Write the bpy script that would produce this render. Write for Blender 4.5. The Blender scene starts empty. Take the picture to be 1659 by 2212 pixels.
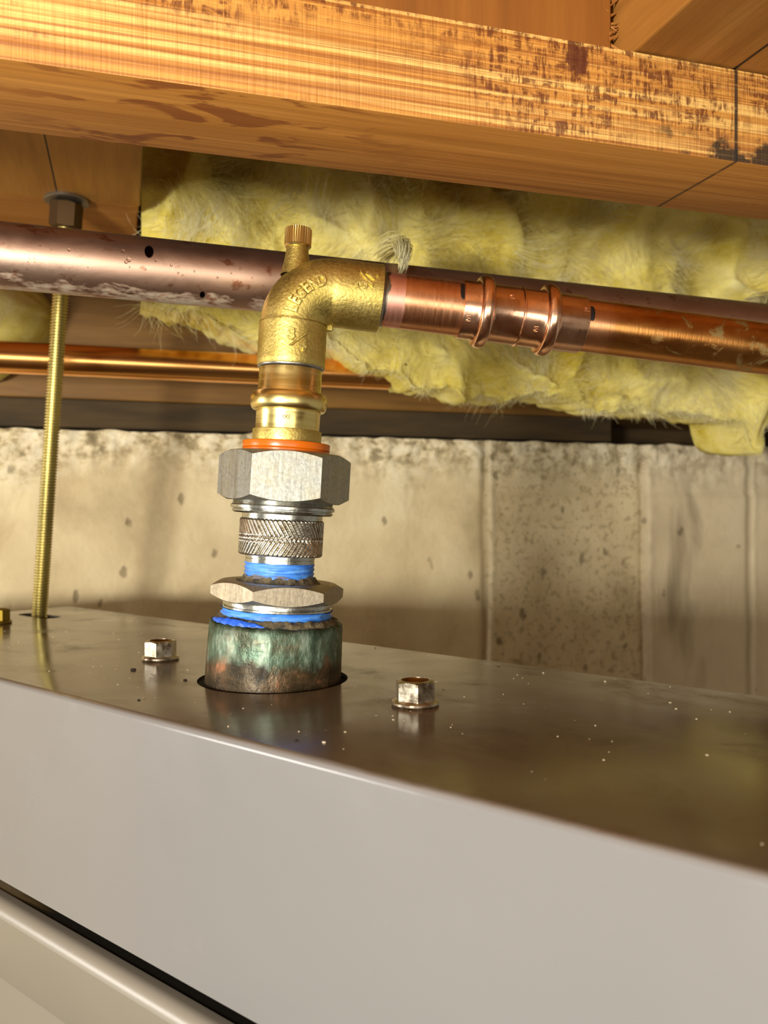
import bpy, bmesh, math, random
from math import sin, cos, tan, pi, radians, sqrt, atan2, asin
from mathutils import Vector, Matrix, noise
random.seed(7)

# ------------------------------------------------------------------ camera, light, exposure
H = 1.75                      # eye height above the basement floor
F = 1850.0                    # focal length in pixels of the 1659 x 2212 frame
W_PX, H_PX = 1659, 2212
sc = bpy.context.scene
col = sc.collection

cam_d = bpy.data.cameras.new('camera')
cam = bpy.data.objects.new('camera', cam_d); col.objects.link(cam)
cam.location = (0, 0, H); cam.rotation_euler = (radians(90), 0, 0)
cam_d.sensor_fit = 'HORIZONTAL'; cam_d.sensor_width = 36.0
cam_d.lens = F * 36.0 / W_PX
cam_d.clip_start = 0.01; cam_d.clip_end = 50
cam_d.dof.use_dof = True; cam_d.dof.focus_distance = 0.337; cam_d.dof.aperture_fstop = 21.0
sc.camera = cam

world = bpy.data.worlds.new('world'); sc.world = world; world.use_nodes = True
wb = world.node_tree.nodes['Background']
wb.inputs[0].default_value = (1.0, 0.92, 0.74, 1); wb.inputs[1].default_value = 0.32

def area_light(name, loc, target, size, power, color, sy=None):
    d = bpy.data.lights.new(name, 'AREA'); o = bpy.data.objects.new(name, d); col.objects.link(o)
    o.location = loc
    o.rotation_euler = (Vector(target) - Vector(loc)).to_track_quat('-Z', 'Y').to_euler()
    d.size = size; d.energy = power; d.color = color
    if sy: d.shape = 'RECTANGLE'; d.size_y = sy
    return o
area_light('work_light', (-0.36, -0.44, H - 0.04), (0.0, 0.45, H), 0.14, 11.2, (1.0, 0.96, 0.86), 0.09)
area_light('side_fill', (-1.7, 0.12, H - 0.05), (0.0, 0.35, H), 0.45, 9.0, (1.0, 0.95, 0.88), 0.45)  # soft fill added at far left for edge highlights, no known lamp there
area_light('rear_fill', (0.35, -2.1, H - 0.25), (0.0, 0.5, H), 2.0, 19.0, (1.0, 0.94, 0.82), 0.8)  # wide fill added behind the camera to brighten the metal

sc.view_settings.view_transform = 'Standard'
sc.view_settings.look = 'None'
sc.view_settings.exposure = 0.0
sc.view_settings.gamma = 1.0
sc.view_settings.use_curve_mapping = False

# ------------------------------------------------------------------ frames of the place
TH_E = atan2(1, 3.335)                  # the house: timber, wall and long pipes run this way
E = Vector((cos(TH_E), sin(TH_E), 0)); P = Vector((-sin(TH_E), cos(TH_E), 0))
TH_U = atan2(-0.636, 0.772)             # the hung cabinet is turned the other way
U = Vector((cos(TH_U), sin(TH_U), 0)); Nn = Vector((-sin(TH_U), cos(TH_U), 0))
def at(x, y, Y):                        # a sighted point at depth Y (metres), z from eye height
    return Vector(((x - W_PX/2) / F * Y, Y, -(y - H_PX/2) / F * Y))
def at_p(x, y, p):                      # the same, on the vertical plane p of the house frame -> (a, z)
    k = (x - W_PX/2) / F
    Y = p / (P.y + P.x * k)
    v = at(x, y, Y)
    return v.dot(E), v.z

# ------------------------------------------------------------------ mesh helpers
def link(name, me, mat, parent=None):
    o = bpy.data.objects.new(name, me); col.objects.link(o)
    if mat:
        for m in (mat if isinstance(mat, (list, tuple)) else [mat]): me.materials.append(m)
    if parent is not None: o.parent = parent
    return o
def mesh(name, verts, faces, mat, parent=None, smooth=None):
    me = bpy.data.meshes.new(name)
    me.from_pydata([tuple(v) for v in verts], [], faces)
    me.validate(); me.update()
    bm = bmesh.new(); bm.from_mesh(me)
    bmesh.ops.recalc_face_normals(bm, faces=bm.faces)
    bm.to_mesh(me); bm.free()
    if smooth is not None: shade(me, smooth)
    return link(name, me, mat, parent)
def shade(me, angle):
    for p in me.polygons: p.use_smooth = True
    try: me.set_sharp_from_angle(angle=radians(angle))
    except Exception: pass
def from_bm(name, bm, mat, parent=None, smooth=None):
    me = bpy.data.meshes.new(name)
    bmesh.ops.recalc_face_normals(bm, faces=bm.faces)
    bm.to_mesh(me); bm.free()
    if smooth is not None: shade(me, smooth)
    return link(name, me, mat, parent)
def empty(name, loc=(0, 0, 0), rot=None):
    o = bpy.data.objects.new(name, None); col.objects.link(o)
    o.empty_display_size = 0.01
    if rot is not None:
        o.matrix_world = Matrix.Translation(Vector(loc)) @ rot.to_4x4()
    else: o.location = loc
    return o
def tag(o, label, cat, group=None, kind=None):
    o['label'] = label; o['category'] = cat
    if group: o['group'] = group
    if kind: o['kind'] = kind
    return o
def struct(o, label=None, cat=None):
    o['kind'] = 'structure'
    if label: o['label'] = label
    if cat: o['category'] = cat
    return o
def frame(o, loc, th):
    o.location = (loc[0], loc[1], loc[2]); o.rotation_euler = (0, 0, th)
    return o
def rot_from(x, y, z):
    return Matrix((x, y, z)).transposed()

def box_bm(x0, x1, y0, y1, z0, z1, bev=0.0, seg=2, cuts=0):
    bm = bmesh.new()
    bmesh.ops.create_cube(bm, size=1)
    for v in bm.verts:
        v.co = Vector(((x0+x1)/2 + v.co.x*(x1-x0), (y0+y1)/2 + v.co.y*(y1-y0), (z0+z1)/2 + v.co.z*(z1-z0)))
    if bev: bmesh.ops.bevel(bm, geom=list(bm.edges), offset=bev, segments=seg, affect='EDGES', profile=0.5)
    return bm
def lathe_vf(prof, n=64, jitter=None, close=False):
    V, Fc = [], []
    for i, (h, r) in enumerate(prof):
        for j in range(n):
            t = 2*pi*j/n
            rr, hh = r, h
            if jitter: dr, dh = jitter(i, t, h, r); rr += dr; hh += dh
            V.append((rr*cos(t), rr*sin(t), hh))
    m = len(prof)
    for i in range(m - 1 + (1 if close else 0)):
        for j in range(n):
            a, b = i*n + j, i*n + (j+1) % n
            c, d = ((i+1) % m)*n + (j+1) % n, ((i+1) % m)*n + j
            Fc.append((a, b, c, d))
    return V, Fc
def lathe(name, prof, mat, parent=None, n=64, smooth=35, jitter=None, cap=False, close=False):
    V, Fc = lathe_vf(prof, n, jitter, close)
    if cap:
        Fc.append(tuple(range(n))[::-1]); k = (len(prof)-1)*n
        Fc.append(tuple(range(k, k+n)))
    return mesh(name, V, Fc, mat, parent, smooth)
def rounded(h0, h1, r, rin, b, k=4):
    """closed ring profile with rounded outer corners"""
    pr = [(h0, rin)]
    for i in range(k+1):
        t = pi/2*i/k; pr.append((h0 + b - b*cos(t), r - b + b*sin(t)))
    for i in range(k+1):
        t = pi/2*i/k; pr.append((h1 - b + b*sin(t), r - b + b*cos(t)))
    pr.append((h1, rin))
    return pr
def hex_mesh(name, h0, h1, R, rin, mat, parent, rot=0, sides=6, drop=0.55, sub=10, top=True, bot=True, smooth=30):
    """hex head whose corners are turned off by a cone, top and bottom"""
    ap = R*cos(pi/sides)
    ring = []
    for s in range(sides):
        t0 = 2*pi*s/sides; t1 = 2*pi*(s+1)/sides
        p0 = Vector((cos(t0), sin(t0)))*R; p1 = Vector((cos(t1), sin(t1)))*R
        for k in range(sub): ring.append(p0.lerp(p1, k/sub))
    n = len(ring)
    rc = ap - 0.0004
    rows = [[], [], [], [], [], []]
    cr, sr = cos(rot), sin(rot)
    for q in ring:
        q = Vector((q.x*cr - q.y*sr, q.x*sr + q.y*cr)); r = q.length; d = q / r
        dt = max(0, r - rc)*drop if top else 0.0
        db = max(0, r - rc)*drop if bot else 0.0
        rows[0].append((d.x*rin, d.y*rin, h0)); rows[1].append((d.x*rc, d.y*rc, h0))
        rows[2].append((q.x, q.y, h0 + db)); rows[3].append((q.x, q.y, h1 - dt))
        rows[4].append((d.x*rc, d.y*rc, h1)); rows[5].append((d.x*rin, d.y*rin, h1))
    V = [v for rw in rows for v in rw]; Fc = []
    for i in range(6):
        i2 = (i+1) % 6
        for j in range(n):
            Fc.append((i*n+j, i*n+(j+1) % n, i2*n+(j+1) % n, i2*n+j))
    return mesh(name, V, Fc, mat, parent, smooth)
def sweep(name, pts, rads, yv, mat, parent=None, n=48, smooth=40, caps=False):
    """circle swept along a planar path; yv is the fixed normal of the plane"""
    V, Fc = [], []
    m = len(pts)
    for i in range(m):
        t = (pts[min(i+1, m-1)] - pts[max(i-1, 0)]).normalized()
        nn = yv.cross(t).normalized()
        for j in range(n):
            a = 2*pi*j/n
            V.append(pts[i] + nn*rads[i]*cos(a) + yv*rads[i]*sin(a))
    for i in range(m-1):
        for j in range(n):
            Fc.append((i*n+j, i*n+(j+1) % n, (i+1)*n+(j+1) % n, (i+1)*n+j))
    if caps:
        Fc.append(tuple(range(n))); Fc.append(tuple(range((m-1)*n, m*n)))
    return mesh(name, V, Fc, mat, parent, smooth)
def glyph(s, size, depth=0.0003, bold=0.0):
    cu = bpy.data.curves.new('t', 'FONT'); cu.body = s; cu.size = size
    cu.extrude = depth; cu.offset = bold; cu.bevel_depth = depth*0.35; cu.bevel_resolution = 1
    cu.align_x = 'CENTER'; cu.align_y = 'CENTER'; cu.resolution_u = 3
    o = bpy.data.objects.new('t', cu); col.objects.link(o)
    dg = bpy.context.evaluated_depsgraph_get(); dg.update()
    me = o.evaluated_get(dg).to_mesh()
    V = [v.co.copy() for v in me.vertices]; Fc = [tuple(p.vertices) for p in me.polygons]
    o.evaluated_get(dg).to_mesh_clear()
    bpy.data.objects.remove(o); bpy.data.curves.remove(cu)
    return V, Fc

# ------------------------------------------------------------------ material helpers
def lin(c):
    c = c/255.0
    return c/12.92 if c <= 0.04045 else ((c+0.055)/1.055)**2.4
def rgb(r, g, b): return (lin(r), lin(g), lin(b), 1)
class Mat:
    def __init__(s, name, base=(0.5, 0.5, 0.5, 1), rough=0.5, metal=0.0, **kw):
        s.m = bpy.data.materials.new(name); s.m.use_nodes = True
        s.t = s.m.node_tree; s.b = s.t.nodes['Principled BSDF']
        s.b.inputs['Base Color'].default_value = base
        s.b.inputs['Roughness'].default_value = rough
        s.b.inputs['Metallic'].default_value = metal
        for k, v in kw.items(): s.b.inputs[k].default_value = v
        s.tc = s.t.nodes.new('ShaderNodeTexCoord')
    def link(s, a, b): s.t.links.new(a, b)
    def _in(s, nd, i, v):
        if v is None: return
        if hasattr(v, 'is_output'): s.link(v, nd.inputs[i])
        else: nd.inputs[i].default_value = v
    def coords(s, scale=(1, 1, 1), loc=(0, 0, 0), rot=(0, 0, 0), out='Object'):
        mp = s.t.nodes.new('ShaderNodeMapping'); s.link(s.tc.outputs[out], mp.inputs[0])
        mp.inputs['Scale'].default_value = scale; mp.inputs['Location'].default_value = loc
        mp.inputs['Rotation'].default_value = rot
        return mp.outputs[0]
    def noise(s, vec, scale=5, detail=4, rough=0.55, dist=0.0, out=0):
        nd = s.t.nodes.new('ShaderNodeTexNoise'); s.link(vec, nd.inputs['Vector'])
        nd.inputs['Scale'].default_value = scale; nd.inputs['Detail'].default_value = detail
        nd.inputs['Roughness'].default_value = rough; nd.inputs['Distortion'].default_value = dist
        return nd.outputs[out]
    def voro(s, vec, scale=5, feature='F1', out='Distance', rnd=1.0):
        nd = s.t.nodes.new('ShaderNodeTexVoronoi'); nd.feature = feature
        s.link(vec, nd.inputs['Vector']); nd.inputs['Scale'].default_value = scale
        nd.inputs['Randomness'].default_value = rnd
        return nd.outputs[out]
    def wave(s, vec, scale=5, dist=2, detail=2, dscale=1, dir='X', prof='SIN'):
        nd = s.t.nodes.new('ShaderNodeTexWave'); s.link(vec, nd.inputs['Vector'])
        nd.bands_direction = dir; nd.wave_profile = prof
        nd.inputs['Scale'].default_value = scale; nd.inputs['Distortion'].default_value = dist
        nd.inputs['Detail'].default_value = detail; nd.inputs['Detail Scale'].default_value = dscale
        return nd.outputs['Fac']
    def ramp(s, f, stops, interp='LINEAR'):
        nd = s.t.nodes.new('ShaderNodeValToRGB'); s.link(f, nd.inputs[0])
        cr = nd.color_ramp; cr.interpolation = interp
        while len(cr.elements) < len(stops): cr.elements.new(0.5)
        for e, (p, c) in zip(cr.elements, stops):
            e.position = p
            e.color = c if isinstance(c, (tuple, list)) else (c, c, c, 1)
        return nd.outputs[0]
    def mix(s, fac, a, b, mode='MIX'):
        nd = s.t.nodes.new('ShaderNodeMix'); nd.data_type = 'RGBA'; nd.blend_type = mode
        nd.clamp_factor = True
        s._in(nd, 0, fac); s._in(nd, 6, a); s._in(nd, 7, b)
        return nd.outputs[2]
    def math(s, op, a, b=None, c=None, clamp=False):
        nd = s.t.nodes.new('ShaderNodeMath'); nd.operation = op; nd.use_clamp = clamp
        s._in(nd, 0, a); s._in(nd, 1, b)
        if c is not None: s._in(nd, 2, c)
        return nd.outputs[0]
    def mr(s, v, a, b, c=0.0, d=1.0):
        nd = s.t.nodes.new('ShaderNodeMapRange'); nd.clamp = True
        s.link(v, nd.inputs[0])
        for i, x in enumerate((a, b, c, d)): nd.inputs[i+1].default_value = x
        return nd.outputs[0]
    def sep(s, vec=None):
        nd = s.t.nodes.new('ShaderNodeSeparateXYZ'); s.link(vec or s.tc.outputs['Object'], nd.inputs[0])
        return nd.outputs
    def band(s, v, lo, hi, soft=0.0002):
        return s.math('MULTIPLY', s.mr(v, lo-soft, lo+soft), s.mr(v, hi-soft, hi+soft, 1, 0))
    def blob(s, center, rad):
        """soft-edged mask of a stain of a given centre and radii, object space"""
        mp = s.t.nodes.new('ShaderNodeMapping'); mp.vector_type = 'TEXTURE'
        s.link(s.tc.outputs['Object'], mp.inputs[0])
        mp.inputs['Location'].default_value = center; mp.inputs['Scale'].default_value = rad
        nd = s.t.nodes.new('ShaderNodeVectorMath'); nd.operation = 'LENGTH'; s.link(mp.outputs[0], nd.inputs[0])
        return nd.outputs['Value']
    def color(s, c): s._in(s.b, 'Base Color', c); return s
    def rough(s, c): s._in(s.b, 'Roughness', c); return s
    def bump(s, h, strength=0.3, dist=0.001, prev=None):
        nd = s.t.nodes.new('ShaderNodeBump'); s.link(h, nd.inputs['Height'])
        nd.inputs['Strength'].default_value = strength; nd.inputs['Distance'].default_value = dist
        if prev is not None: s.link(prev, nd.inputs['Normal'])
        s.link(nd.outputs[0], s.b.inputs['Normal'])
        return nd.outputs[0]

# ------------------------------------------------------------------ materials: timber, wall
def wood_plain(name, c0, c1, c2, axis='X', sc_=1.0, rough=0.6, lines=()):
    m = Mat(name, rough=rough)
    s_ = {'X': (3, 40, 40), 'Y': (40, 3, 40), 'Z': (40, 40, 3)}[axis]
    s_ = tuple(q*sc_ for q in s_)
    g = m.noise(m.coords(s_), 1.6, 6, 0.6, 0.4)
    f = m.noise(m.coords(tuple(q*5 for q in s_)), 2.0, 3, 0.6)
    c = m.ramp(g, [(0.28, c0), (0.5, c1), (0.72, c2)])
    c = m.mix(m.mr(f, 0.35, 0.75, 0, 0.35), c, c0)
    bl = m.noise(m.coords((6, 6, 6)), 1.5, 3, 0.5)
    c = m.mix(m.mr(bl, 0.5, 0.75, 0, 0.35), c, c0)
    x = m.sep()
    for ax, v, w, lo, hi in lines:
        k = m.band(x[ax], v-w, v+w, 0.00015)
        if lo is not None:
            k = m.math('MULTIPLY', k, m.band(x[1 - ax if ax < 2 else 0], lo, hi, 0.0005))
        c = m.mix(k, c, rgb(46, 30, 14))
    m.color(c)
    m.bump(f, 0.25, 0.0006)
    return m

def beam_material():
    m = Mat('rough_sawn_spruce', rough=0.62)
    x = m.sep()
    nrm = m.t.nodes.new('ShaderNodeSeparateXYZ'); m.link(m.tc.outputs['Normal'], nrm.inputs[0])
    front = m.mr(nrm.outputs[1], -0.7, -0.5, 1, 0)            # the sawn face; the other faces are planed
    # growth bands along the length
    v = m.coords((0.9, 30, 105), rot=(0, 0, 0))
    g = m.noise(v, 1.5, 5, 0.55, 0.5)
    band = m.ramp(g, [(0.28, rgb(164, 100, 34)), (0.40, rgb(216, 154, 72)), (0.46, rgb(176, 112, 42)),
                      (0.54, rgb(240, 192, 110)), (0.61, rgb(190, 126, 50)), (0.74, rgb(228, 170, 88))])
    fine = m.noise(m.coords((5, 200, 520)), 1.0, 3, 0.6, 0.3)
    band = m.mix(m.mr(fine, 0.53, 0.60, 0, 0.75), band, rgb(148, 86, 30))
    # saw marks across the grain, only on the sawn face
    saw = m.noise(m.coords((560, 8, 14)), 1.0, 3, 0.65, 0.2)
    saw2 = m.noise(m.coords((160, 4, 9)), 1.0, 2, 0.6)
    sawc = m.mix(m.math('MULTIPLY', m.mr(saw, 0.5, 0.7, 0, 0.34), front), band, rgb(168, 100, 38))
    # red-brown bark stains caught by the saw teeth, heavier to the top and to the right
    st = m.noise(m.coords((14, 10, 26)), 1.0, 4, 0.6, 0.3)
    up = m.mr(x[2], 0.008, 0.036, -0.11, 0.10)
    rt = m.mr(x[0], 0.02, 0.62, -0.10, 0.13)
    stm = m.math('ADD', m.math('ADD', st, up), rt)
    teeth = m.math('MULTIPLY', m.mr(m.noise(m.coords((420, 30, 90)), 1.0, 4, 0.7, 0.3), 0.44, 0.54), m.mr(m.noise(m.coords((110, 30, 330)), 1.0, 3, 0.6), 0.42, 0.54))
    stain = m.math('MULTIPLY', m.math('MULTIPLY', m.mr(stm, 0.49, 0.62), teeth), front)
    c = m.mix(m.math('MULTIPLY', stain, 0.85), sawc, rgb(96, 42, 14))
    # one big knot-like stain on the front
    kb = m.blob((KNOT[0], 0, KNOT[1]), (0.0050, 1, 0.0080))
    kb = m.math('ADD', kb, m.mr(m.noise(m.coords((300, 30, 160)), 1.0, 4, 0.65), 0.3, 0.7, -0.5, 0.5))
    c = m.mix(m.math('MULTIPLY', m.mr(kb, 0.75, 1.05, 0.9, 0), front), c, rgb(84, 34, 14))
    # planed underside: calmer, darker, with scattered stains
    pg = m.noise(m.coords((4, 90, 60)), 1.3, 6, 0.6, 0.4)
    pl = m.ramp(pg, [(0.25, rgb(164, 104, 36)), (0.5, rgb(186, 124, 50)), (0.75, rgb(204, 142, 66))])
    ps = m.noise(m.coords((26, 80, 10)), 1.0, 4, 0.55, 0.6)
    pm = m.math('MULTIPLY', m.mr(ps, 0.56, 0.60, 0, 0.75), m.mr(m.math('ABSOLUTE', m.math('SUBTRACT', x[0], 0.477)), 0.03, 0.09, 1, 0))
    pl = m.mix(pm, pl, rgb(122, 58, 16))
    c = m.mix(front, pl, c)
    # grey-black dirt on the lower arris at the right
    dn = m.noise(m.coords((70, 60, 90)), 1.0, 4, 0.65)
    da = m.math('MULTIPLY', m.mr(x[0], ARRIS-0.02, ARRIS+0.05), m.mr(x[2], 0.001, 0.012, 1, 0))
    dk = m.math('MULTIPLY', m.mr(m.math('ADD', dn, m.math('MULTIPLY', da, 0.34)), 0.62, 0.72), front)
    dk = m.math('MULTIPLY', dk, m.mr(x[0], ARRIS-0.02, ARRIS+0.01))
    c = m.mix(m.math('MULTIPLY', dk, 0.9), c, rgb(38, 30, 20))
    # the carpenter's layout line right round the timber
    ln = m.band(x[0], PENCIL-0.0008, PENCIL+0.0008, 0.0003)
    ln = m.math('MULTIPLY', ln, m.mr(m.noise(m.coords((50, 300, 300)), 1, 3), 0.25, 0.42))
    c = m.mix(m.math('MULTIPLY', ln, m.mr(front, 0, 1, 0.75, 0.92)), c, rgb(34, 28, 22))
    m.color(c)
    hb = m.math('ADD', m.math('MULTIPLY', m.math('MULTIPLY', saw, front), 1.0), m.math('MULTIPLY', fine, 0.8))
    m.bump(hb, 0.5, 0.0012)
    return m.m

def concrete_material():
    m = Mat('old_concrete', rough=0.85)
    x = m.sep()
    a = m.noise(m.coords((1, 1, 1)), 9, 6, 0.6, 0.3)
    c = m.ramp(a, [(0.25, rgb(170, 150, 112)), (0.45, rgb(214, 194, 152)), (0.6, rgb(228, 210, 168)), (0.8, rgb(236, 222, 186))])
    b = m.noise(m.coords((1, 1, 0.35)), 26, 5, 0.65, 0.6)
    c = m.mix(m.mr(b, 0.55, 0.72, 0, 0.38), c, rgb(156, 130, 88))
    # rough crumbling strip at the top of the pour
    tp = m.noise(m.coords((60, 60, 75)), 1.0, 5, 0.7)
    tm = m.math('MULTIPLY', m.mr(m.math('ADD', x[2], m.mr(a, 0.3, 0.7, -0.02, 0.02)), -0.045, -0.005), 1.0)
    c = m.mix(m.math('MULTIPLY', tm, m.mr(tp, 0.46, 0.60)), c, rgb(240, 228, 198))
    c = m.mix(m.math('MULTIPLY', tm, m.mr(tp, 0.5, 0.38, 0, 0.75)), c, rgb(96, 80, 52))
    # greyer, water-marked panel to the right
    gr = m.mr(x[0], SEAMS[1]-0.004, SEAMS[1]+0.004)
    c = m.mix(m.math('MULTIPLY', gr, 0.45), c, rgb(208, 192, 166))
    wt = m.noise(m.coords((14, 14, 3.5), loc=(3, 0, 0)), 1.0, 4, 0.6, 0.4)
    c = m.mix(m.math('MULTIPLY', gr, m.mr(wt, 0.56, 0.68, 0, 0.55)), c, rgb(98, 78, 52))
    ag = m.noise(m.coords((1, 1, 1), loc=(0, 0, 0)), 150, 3, 0.7)
    mid = m.band(x[0], SEAMS[0], SEAMS[1], 0.003)
    c = m.mix(m.math('MULTIPLY', mid, m.mr(ag, 0.5, 0.68, 0, 0.6)), c, rgb(206, 192, 160))
    c = m.mix(m.math('MULTIPLY', mid, m.mr(ag, 0.48, 0.36, 0, 0.5)), c, rgb(120, 102, 70))
    for q in SEAMS:
        sm_ = m.math('MULTIPLY', m.band(x[0], q+0.003, q+0.010, 0.003), m.mr(tp, 0.35, 0.6, 0.0, 0.6))
        c = m.mix(sm_, c, rgb(222, 208, 174))
        c = m.mix(m.math('MULTIPLY', m.band(x[0], q-0.004, q+0.002, 0.003), m.mr(a, 0.35, 0.65, 0.15, 0.5)), c, rgb(110, 90, 58))
    # bug holes
    vv = m.coords((1, 1, 0.7))
    vv = m.mix(0.012, vv, m.noise(m.coords((1, 1, 1)), 60, 3, out=1))
    d = m.voro(vv, 44); sel = m.voro(vv, 44, out='Color')
    se = m.t.nodes.new('ShaderNodeSeparateColor'); m.link(sel, se.inputs[0])
    hole = m.math('MULTIPLY', m.mr(m.math('ADD', d, m.mr(se.outputs[1], 0, 1, 0, 0.09)), 0.11, 0.20, 1, 0), m.mr(se.outputs[0], 0.50, 0.55))
    c = m.mix(m.math('MULTIPLY', hole, 0.55), c, rgb(88, 70, 42))
    m.color(c)
    h = m.math('ADD', m.math('MULTIPLY', ag, 0.5), m.math('MULTIPLY', m.math('MULTIPLY', tp, tm), 2.0))
    h = m.math('SUBTRACT', h, m.math('MULTIPLY', hole, 1.0))
    m.bump(h, 0.6, 0.002)
    return m.m

# ------------------------------------------------------------------ the setting
# base points of the house frame
BEAM_P0, BEAM_P1, BEAM_Z0, BEAM_Z1 = 0.2875, 0.341, 0.140, 0.177
BEAM_A0 = -0.45
def beam_a(x, y, p=BEAM_P0): return at_p(x, y, p)[0] - BEAM_A0
PENCIL = beam_a(1590, 260)
ARRIS = beam_a(1440, 330)
KNOT = (beam_a(1245, 118), at_p(1245, 118, BEAM_P0)[1] - BEAM_Z0)
WALL_P = 0.766; WALL_TOP = 0.069; WALL_A0 = -1.0
SEAMS = [at_p(q, 1200, WALL_P)[0] - WALL_A0 for q in (1048, 1388, 1612)]

def house(o, a, p, z):
    v = E*a + P*p
    return frame(o, (v.x, v.y, H + z), TH_E)

# floor and ceiling of the basement
fm = Mat('floor_concrete', rough=0.8); fm.color(fm.ramp(fm.noise(fm.coords(), 4, 5), [(0.3, rgb(96, 88, 76)), (0.7, rgb(128, 118, 102))]))
o = from_bm('floor', box_bm(-3, 3, -4, 2, -0.1, 0), fm.m); struct(o, 'grey concrete basement floor', 'floor')
cm = wood_plain('subfloor_board', rgb(150, 106, 58), rgb(176, 130, 76), rgb(196, 150, 94), 'X', 0.5)
o = from_bm('ceiling', box_bm(-3, 3, -3.0, 1.2, 0.0, 0.02), cm.m); house(o, 0, 0, 0.44); struct(o, 'brown plank underside of the floor above', 'ceiling')

# concrete wall with form seams, a crumbled top strip and bug holes
def wall_back():
    nz = 120
    cols = [0.0, 0.2, 0.4] + [0.5 + 0.0022*k for k in range(640)]
    cols += [cols[-1] + 0.1, 2.2, 2.4]
    na = len(cols) - 1
    a0, a1, z0, z1 = 0.0, 2.4, -0.70, 0.0
    V, Fc = [], []
    for i in range(na+1):
        # finer where it shows
        a = cols[i]
        for k in range(nz+1):
            fz = k/nz; fz = 1-(1-fz)**1.6; z = z0 + (z1-z0)*fz
            d = 0.0025*noise.fractal(Vector((a*6, 0, z*6)), 0.9, 2.0, 4)
            t = max(0, min(1, (z + 0.045)/0.03))
            d += t*0.004*noise.fractal(Vector((a*55, 3, z*55)), 0.7, 2.0, 4)
            for q, s in enumerate(SEAMS):
                w = abs(a - s - 0.002*noise.noise(Vector((q*7, 0, z*30))))
                k_ = (1.0, 0.35, 0.5)[q]; nz_ = 0.6 + 0.8*noise.noise(Vector((q*5, 2, z*45)))
                d += k_*(0.0035*max(0, 1-w/0.006) - 0.003*nz_*max(0, 1-abs(a - s - 0.007 - 0.002*noise.noise(Vector((q, 1, z*60))))/0.005))
            if SEAMS[0] < a: d += 0.002*(1 if z > -0.052 else 0)
            if a > SEAMS[1]: d -= 0.004
            zz = z
            if k == nz: zz += 0.003*noise.noise(Vector((a*40, 0, 5)))
            V.append((a, d, zz))
    for i in range(na):
        for k in range(nz):
            q = i*(nz+1)+k; Fc.append((q, q+nz+1, q+nz+2, q+1))
    # give it real thickness: top ledge and lower stretch
    b = len(V)
    for i in range(na+1): V.append((cols[i], 0.2, 0.0))
    for i in range(na): Fc.append((i*(nz+1)+nz, (i+1)*(nz+1)+nz, b+i+1, b+i))
    c = len(V); zf = -(H + WALL_TOP)
    V += [(a0, 0, zf), (a1, 0, zf), (a0, 0, z0), (a1, 0, z0)]
    Fc.append((c, c+1, c+3, c+2))
    o = mesh('wall_back', V, Fc, concrete_material(), None, 60)
    house(o, WALL_A0, WALL_P, WALL_TOP)
    struct(o, 'stained tan poured concrete wall behind the cabinet', 'wall')
wall_back()

# sill, dark brown strip below it and rim joist on the wall
wsill = wood_plain('sill_wood', rgb(96, 64, 18), rgb(130, 90, 28), rgb(152, 110, 42), 'X')
sg = Mat('sill_strip', rgb(62, 56, 44), 0.8); sg.color(sg.ramp(sg.noise(sg.coords((8, 40, 60)), 1.5, 4), [(0.3, rgb(48, 36, 14)), (0.7, rgb(82, 62, 30))]))
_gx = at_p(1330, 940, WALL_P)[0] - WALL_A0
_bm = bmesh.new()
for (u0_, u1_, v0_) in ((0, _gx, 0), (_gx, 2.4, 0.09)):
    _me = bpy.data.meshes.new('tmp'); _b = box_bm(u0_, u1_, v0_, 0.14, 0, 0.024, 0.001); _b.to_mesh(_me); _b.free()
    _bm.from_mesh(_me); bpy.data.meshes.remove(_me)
o = from_bm('sill_strip', _bm, sg.m); house(o, WALL_A0, WALL_P + 0.008, WALL_TOP + 0.003)
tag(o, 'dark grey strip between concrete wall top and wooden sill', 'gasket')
o = from_bm('sill_plate', box_bm(0, 2.4, 0, 0.14, 0, 0.038, 0.0015), wsill.m); house(o, WALL_A0, WALL_P + 0.004, WALL_TOP + 0.027)
tag(o, 'brown wooden sill plate lying along the concrete wall top', 'timber')
o = from_bm('rim_joist', box_bm(0, 2.4, 0, 0.04, 0, 0.305, 0.0015), wsill.m); house(o, WALL_A0, WALL_P + 0.006, WALL_TOP + 0.065)
tag(o, 'dark rim joist standing on the sill plate behind the insulation', 'timber')

# the timber beam across the top
def beam():
    bm = box_bm(0, 1.25, 0, BEAM_P1-BEAM_P0, 0, BEAM_Z1-BEAM_Z0, 0.0007, 2)
    o = from_bm('timber_beam', bm, beam_material(), None, 40)
    # slightly uneven sawn arris
    house(o, BEAM_A0, BEAM_P0, BEAM_Z0)
    tag(o, 'rough-sawn timber beam crossing the top with red-brown stains and a dark layout line', 'beam')
beam()

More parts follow.
